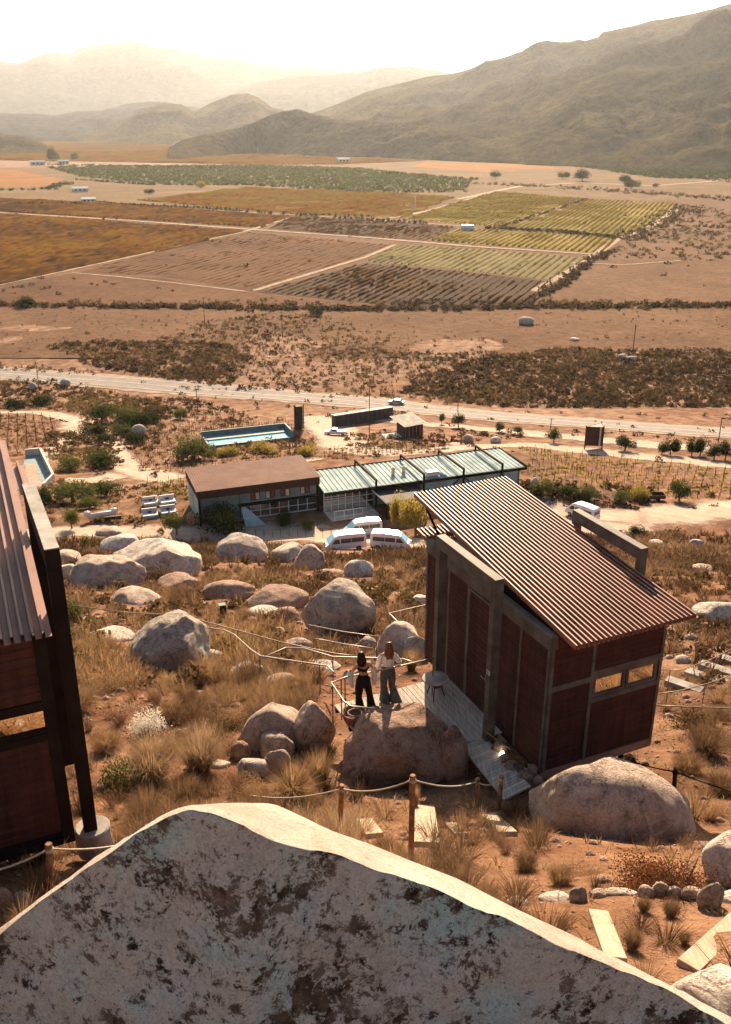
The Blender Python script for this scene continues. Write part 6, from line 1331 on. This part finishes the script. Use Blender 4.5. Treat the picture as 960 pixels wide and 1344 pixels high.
def tree(px, yb, wpx, hpx, kind, label, trunk=.25, group=None, i=0, name='tree', cat='tree'):
    p = hit(px, yb); d = p.length; k = i % 2; lo, hi = BD[kind][k]; wm = wpx*d/FPX; th = atan2(-p.z, p.y); hm = max(hpx*d/FPX-wm*sin(th)*.45, wm*.45)/cos(th)
    e = empty(name, p, label, cat, group); s = 1.25*wm/(hi[0]-lo[0]); ch = hm*(1-trunk); sz = 1.15*ch/(hi[2]-lo[2])
    c = link('crown', TM[kind][k], e); c.scale = (s, s, sz); c.location = (0, 0, hm*trunk-lo[2]*sz); c.rotation_euler[2] = i*2.1
    t = link('trunk', TRK, e); t.scale = (s*1.1, s*1.1, max(hm*.8, .3)); t.rotation_euler[2] = i*1.3
    return e
TR = [
 (134, 556, 34, 28, 'green', 'round crowned green tree with visible trunk left of the grey rock', .3), (167, 556, 32, 24, 'olive', 'olive brown tree just right of the round crowned one', .1), (132, 612, 38, 26, 'green', 'wide green tree beside the bend of the sandy track', .12),
 (97, 659, 52, 34, 'olive', 'widest olive tree above the long white bench', .2), (140, 650, 34, 23, 'green', 'compact green tree right of the widest olive tree', .15), (118, 667, 26, 18, 'olive', 'small pale green tree above the bench end', .15), (59, 662, 18, 24, 'dark', 'dark green bush squeezed beside the pale left beam', .05),
 (92, 617, 34, 20, 'olive', 'faded green bush left of the wide green tree', .05), (95, 694, 20, 28, 'olive', 'thin young tree by the left track, below the bench', .3), (237, 550, 17, 17, 'olive', 'bright round bush above the vine plot', .05), (232, 703, 28, 32, 'olive', 'young tree with bare stem in front of the daybeds', .4),
 (255, 603, 46, 36, 'olive', 'big olive bush at the left end of the pool', .05), (291, 698, 54, 42, 'dark', 'big dark round bush at the left corner of the brown roofed house', .03), (373, 690, 24, 26, 'dark', 'dark bush before the glazed ground floor', .08), (404, 694, 16, 16, 'olive', 'small light bush at the right end of the glazed ground floor', .05),
 (523, 693, 22, 50, 'gold', 'slender yellow tree right of the black canopy', .12), (546, 700, 36, 56, 'gold', 'broad yellow tree between canopy and cabin roof', .25), (602, 561, 17, 20, 'dark', 'rounded dark tree by the highway right of the kiosk', .3), (580, 557, 8, 15, 'green', 'tiny slim tree between kiosk and rounded dark tree', .3),
 (656, 567, 12, 14, 'green', 'small tree at the left end of the planted bank', .25), (679, 570, 12, 12, 'green', 'small tree at the right end of the planted bank', .25), (530, 548, 9, 9, 'olive', 'small bush at the kiosk roof corner', .05), (511, 548, 20, 9, 'dark', 'dark bush over the right end of the long shed', .05),
 (727, 581, 15, 20, 'green', 'small round tree left of the dark hoarding', .25), (820, 592, 22, 22, 'dark', 'small tree right of the hoarding', .25), (869, 596, 14, 17, 'dark', 'smaller left tree of the touching pair', .2), (880, 597, 17, 24, 'dark', 'taller right tree of the touching pair', .2), (908, 598, 15, 22, 'dark', 'left tree of the second pair on the verge', .2), (919, 598, 16, 26, 'dark', 'right tree of the second pair on the verge', .2), (937, 603, 18, 22, 'dark', 'tree left of the right edge on the verge', .2), (952, 604, 16, 26, 'dark', 'last tree at the right edge on the verge', .2),
 (892, 657, 26, 28, 'green', 'two headed tree by the right track with long shadow', .25), (566, 713, 16, 10, 'olive', 'low bush beside the cabin awning', .05), (712, 648, 26, 22, 'olive', 'green bush right of the white roofed building', .05), (745, 650, 18, 16, 'green', 'dark green bush in the strip above the right track', .05), (772, 655, 22, 20, 'olive', 'round grey green bush in the strip above the right track', .05),
 (815, 660, 22, 18, 'olive', 'pale bush in the strip near the path lamp', .05), (840, 656, 26, 22, 'gold', 'orange tinted bush left of the trailer', .08), (762, 655, 20, 16, 'dark', 'dark bush nearest the path lamp', .05), (836, 704, 20, 18, 'dark', 'round green bush on the lower edge of the right track', .03), (405, 598, 24, 18, 'gold', 'golden bush at the foot of the slatted tower', .03), (300, 598, 26, 12, 'gold', 'low golden bush on the near pool edge, left', .02), (345, 594, 30, 12, 'gold', 'low golden bush on the near pool edge, right', .02),
 (34, 402, 26, 12, 'dark', 'dark bush in the hedge line at far left', .03), (415, 414, 14, 12, 'dark', 'dark bush where the hedge meets the scrub', .03), (22, 535, 26, 12, 'dark', 'dark brush clump below the highway at left', .03), (60, 530, 26, 12, 'dark', 'dark brush clump left of the gully', .03), (183, 560, 30, 22, 'dark', 'dark tree mass behind the grey rock', .05), (200, 555, 20, 16, 'dark', 'dark shrub at the right side of the green grove', .03), (160, 570, 26, 14, 'green', 'low green shrub below the grove', .03), (122, 570, 26, 16, 'dark', 'dark shrub under the round crowned tree', .03), (178, 580, 26, 14, 'dark', 'brown green shrub in front of the round grey rock', .03), (140, 578, 20, 12, 'dark', 'low dark shrub left of the round grey rock', .03),
 (764, 238, 19, 15, 'dark', 'largest round tree in the far pale field', .2), (829, 248, 16, 12, 'dark', 'dark tree at the far field edge, right of the largest', .15), (820, 240, 16, 10, 'dark', 'flat tree just behind the dark far tree', .15), (739, 235, 12, 9, 'dark', 'small round tree left of the largest far tree', .2), (650, 234, 12, 9, 'dark', 'single small tree in the far pale field, leftmost', .2), (861, 246, 8, 5, 'dark', 'tiny tree at right in the far pale field', .2), (70, 212, 12, 16, 'green', 'tall tree beside the far white house at left', .1), (98, 210, 10, 8, 'green', 'low tree right of the far white house', .1), (264, 246, 14, 8, 'gold', 'yellow tree at the orchard edge', .1), (196, 254, 10, 6, 'dark', 'dark tree left of the yellow orchard tree', .1),
]
for i, t in enumerate(TR): tree(*t[:6], trunk=t[6], i=i, group='trees and big bushes on the flat')
# windbreak row: one crown and trunk each, alike
wr_ = [(x, np.interp(x, [20, 140, 260, 380, 480, 620], [270, 270, 275, 284, 290, 300])-1) for x in list(range(20, 66, 6))+list(range(76, 108, 6))+list(range(146, 318, 5))+[325, 340, 347, 355, 372]+list(range(390, 420, 6))+list(range(440, 560, 7))]
small = {k: bush_obj('crown', *P_leafy(60, 600, leaf=.2, lobes=5), .1, 'green_leaves') for k in (0,)}[0]
for i, (x, y) in enumerate(wr_):
    p = W(x, y, ZV); o = link('tree', small); o.location = p+UP*.6; s = 2.6*(1+.25*sin(i*2.3)); o.scale = (s, s, s*1.1); o.rotation_euler[2] = i; tag(o, 'small dark round tree in the long windbreak row between dark and golden vineyards', 'tree', 'trees of the windbreak row')
# lines of round trees along the green plots
for i, x in enumerate(list(range(662, 815, 8))):
    y = np.interp(x, [662, 815], [302, 314]); p = W(x, y, ZV); o = link('tree', small); o.location = p+UP*.6; s = 2.3*(1+.2*sin(i*1.9)); o.scale = (s, s, s); tag(o, 'small dark round tree in the row along the near edge of the yellow green plots', 'tree', 'trees along the yellow green plots')
# ================================================================== far buildings
def farbox(name, label, cat, px, py, w_, d_, h_, roof, wall='cream_wall', gable=True, z=None):
    p = W(px, py, ZV) if z is None else z; e = empty(name, p, label, cat); bbox(p, (-w_/2, 0, 0), (w_/2, d_, h_), 'wall', wall, e)
    m = MB(); q = lambda x, y, zz: p+B2*x+B1*y+UP*zz
    if gable: m.v = [q(-w_/2-.3, -.4, h_), q(w_/2+.3, -.4, h_), q(w_/2+.3, d_+.4, h_), q(-w_/2-.3, d_+.4, h_), q(-w_/2-.3, d_/2, h_*1.45), q(w_/2+.3, d_/2, h_*1.45)]; m.f = [[0, 1, 5, 4], [2, 3, 4, 5], [0, 4, 3], [1, 2, 5], [0, 3, 2, 1]]
    else: m.box(p, BAX, (-w_/2-.3, -.4, h_), (w_/2+.3, d_+.4, h_+.3))
    m.build('roof', MATS[roof], e)
    for k in range(3): bbox(p, (-w_/2+w_*(.15+.28*k), -.08, h_*.35), (-w_/2+w_*(.28+.28*k), 0, h_*.75), 'window', 'car_glass', e)
farbox('house', 'far white roofed house beside trees at the left valley edge', 'house', 50, 217, 26, 14, 6, 'white_roof')
farbox('house', 'smaller far white house right of the white roofed one', 'house', 84, 215, 20, 12, 5, 'white_roof')
farbox('house', 'teal roofed farmhouse on the sandy plot at left', 'house', 106, 252, 18, 9, 4, 'teal_panel', 'white_paint')
farbox('house', 'small blue roofed shed in front of the windbreak row', 'house', 117, 266, 14, 8, 3.5, 'teal_panel')
farbox('house', 'white shed at the far end of the orchard', 'house', 452, 213, 26, 16, 6, 'white_roof')
farbox('house', 'blue roofed barn at the foot of the right mountain', 'barn', 812, 218, 34, 20, 8, 'windscreen_glass')
farbox('house', 'small pale house at the mountain foot left', 'house', 546, 206, 20, 14, 6, 'white_roof')
p = W(614, 302, ZV); e = empty('water_tank', p, 'round white water tank among the yellow green plots', 'tank'); MB().lathe(p, [(5, 0), (5, 3.4), (4.6, 3.8), (.1, 4.2)], 24).build('tank_wall', MATS['white_paint'], e); MB().lathe(p+UP*1.2, [(5.03, 0), (5.03, .5)], 24).build('band', MATS['windscreen_glass'], e)
r_ = ray(675, 181); p = Vector(r_*(2330/hypot(r_[0], r_[1]))); 
farbox('winery', 'long pale winery building on the mountain slope', 'winery', 0, 0, 60, 25, 9, 'white_roof', z=p)
farbox('house', 'red brown house just right of the long winery on the slope', 'house', 0, 0, 26, 16, 6, 'brown_roof', z=Vector(ray(704, 182)*(2330/hypot(*ray(704, 182)[:2]))))
farbox('house', 'tiny pale hut above the long winery', 'house', 0, 0, 12, 8, 4, 'white_roof', z=Vector(ray(741, 169)*(2450/hypot(*ray(741, 169)[:2]))))
p = W(545, 276, ZV); MBt = MB().tube([p, p+UP*12], .5, 6).build('wind_pump', MATS['white_paint']); tag(MBt, 'thin white mast at the edge of the golden field', 'mast')
# pale quarry faces on the low hill
for k, (x, y, w_, h_, lab) in enumerate(((247, 193, 42, 11, 'pale bare rock face at the left foot of the low hill'), (300, 195, 40, 6, 'low pale rock band under the low hill'), (402, 195, 30, 14, 'rounded pale rock face, left of the two under the mountain'), (468, 198, 60, 14, 'wide pale rock face, right of the two under the mountain'), (905, 214, 30, 10, 'pale rock face behind the far green field at right'))):
    r = ray(x, y); t_ = 76/-r[2]*.985 if r[2] < 0 else 20; p = Vector(r*t_); d = p.length; o = link('rock_face', rockmesh('rock_face', 700+k, 4, w_/2*d/FPX, 30, h_*.75*d/FPX, cuts=6, mat='quarry_rock')); o.location = p; tag(o, lab, 'rock face')
# ================================================================== vine plots near the house: stakes and low vines
def vplot(pl, z, step, stake, tint, leafmat, nm, az=AZB, dense=.7, hs=1.3):
    P = np.array([hit(*q)[:2] for q in pl]); e1, e2, _ = basis(az); e1 = np.array(e1)[:2]; e2 = np.array(e2)[:2]; a, b_ = P@e1, P@e2
    g = np.array([(u, v) for u in np.arange(a.min(), a.max(), step) for v in np.arange(b_.min(), b_.max(), stake)]); xy = g[:, :1]*e1+g[:, 1:]*e2+rs.randn(len(g), 2)*.1; k = inpoly(xy[:, 0], xy[:, 1], P); xy = xy[k]; n = len(xy)
    sk = MB().box((0, 0, 0), X3, (-.035, -.035, -.2), (.035, .035, hs)); V = np.array([tuple(v) for v in sk.v]); F = np.array([[f[0], f[1], f[2]] for f in sk.f]+[[f[0], f[2], f[3]] for f in sk.f])
    z_ = T(xy[:, 0], xy[:, 1]); merged('vine_stakes', [(V, F)], np.c_[xy, z_, rs.uniform(.8, 1.1, n), rs.uniform(0, 6, n), rs.uniform(.1, .35, n), np.zeros(n)], 'scrub_leaves')
    m_ = int(n*6); i = rs.randint(0, n, m_); xy2 = xy[i]+np.outer(rs.uniform(-stake, stake, m_), e2)*.5; k = rs.rand(m_) < dense; xy2 = xy2[k]; m_ = len(xy2)
    merged('vine_plants', lf2[:1]+stub[:1], np.c_[xy2, T(xy2[:, 0], xy2[:, 1])+.05, rs.uniform(.25, .7, m_), rs.uniform(0, 6, m_), rs.uniform(tint-.25, tint+.25, m_), rs.choice(2, m_)], leafmat)
vplot([(168, 606), (176, 585), (215, 556), (300, 548), (390, 556), (390, 566), (268, 570), (262, 588), (300, 600), (420, 596), (415, 606), (300, 610), (215, 624), (185, 618)], 0, 2.6, 2.2, .45, 'dry_stems', 'vine_plot')
vplot([(-40, 545), (55, 545), (78, 556), (60, 582), (30, 600), (-40, 600)], 0, 2.4, 2.0, .4, 'dry_stems', 'vine_plot')
vplot([(690, 590), (780, 600), (900, 612), (1060, 628), (1060, 655), (880, 654), (760, 640), (690, 628)], 0, 2.4, 2.2, .55, 'golden_leaves', 'vine_plot', dense=.45)
vplot([(425, 590), (520, 583), (590, 590), (560, 596), (425, 606)], 0, 2.4, 1.8, .5, 'dry_stems', 'vine_plot')
vplot([(185, 632), (250, 628), (250, 668), (230, 652), (190, 648)], 0, 2.4, 1.8, .6, 'golden_leaves', 'vine_plot')
# wire fence in front of the house
e = empty('wire_fence', hit(330, 703), 'low fence of thin posts and wire along the track before the house', 'fence'); W_ = [hit(x, np.interp(x, [325, 455], [706, 703])) for x in range(325, 460, 11)]
for p in W_: MB().tube([p, p+UP*1.3], .035, 5).build('post', MATS['dark_post'], e)
MB().tube([p+UP*1.2 for p in W_], .012, 4).build('wire', MATS['dark_steel'], e)
# ================================================================== origins of single mesh things at their base
for o in list(S.objects):
    if o.type == 'MESH' and o.parent is None and o.get('category') and o.location.length < 1e-6 and o.data.users == 1:
        a = np.zeros(len(o.data.vertices)*3, np.float32); o.data.vertices.foreach_get('co', a); a = a.reshape(-1, 3); lo, hi = a.min(0), a.max(0); c = Vector(((lo[0]+hi[0])/2, (lo[1]+hi[1])/2, lo[2]))
        o.data.transform(Matrix.Translation(-c)); o.location = c
        for ch in S.objects:
            if ch.parent is o: ch.location = ch.location-c
# ================================================================== haze
hz = MB().box((0, 0, 0), (Vector((1,0,0)), Vector((0,1,0)), Vector((0,0,1))), (-21000, -300, -90), (21000, 24000, 1500))
m = bpy.data.materials.new('haze'); m.use_nodes = True; n = m.node_tree; n.nodes.remove(n.nodes['Principled BSDF'])
pv = n.nodes.new('ShaderNodeVolumePrincipled'); pv.inputs['Density'].default_value = 3.0e-5; pv.inputs['Color'].default_value = (.88, .94, 1, 1); pv.inputs['Anisotropy'].default_value = .55
n.links.new(pv.outputs[0], n.nodes['Material Output'].inputs['Volume'])
hb = hz.build('haze', m); tag(hb, kind='stuff')
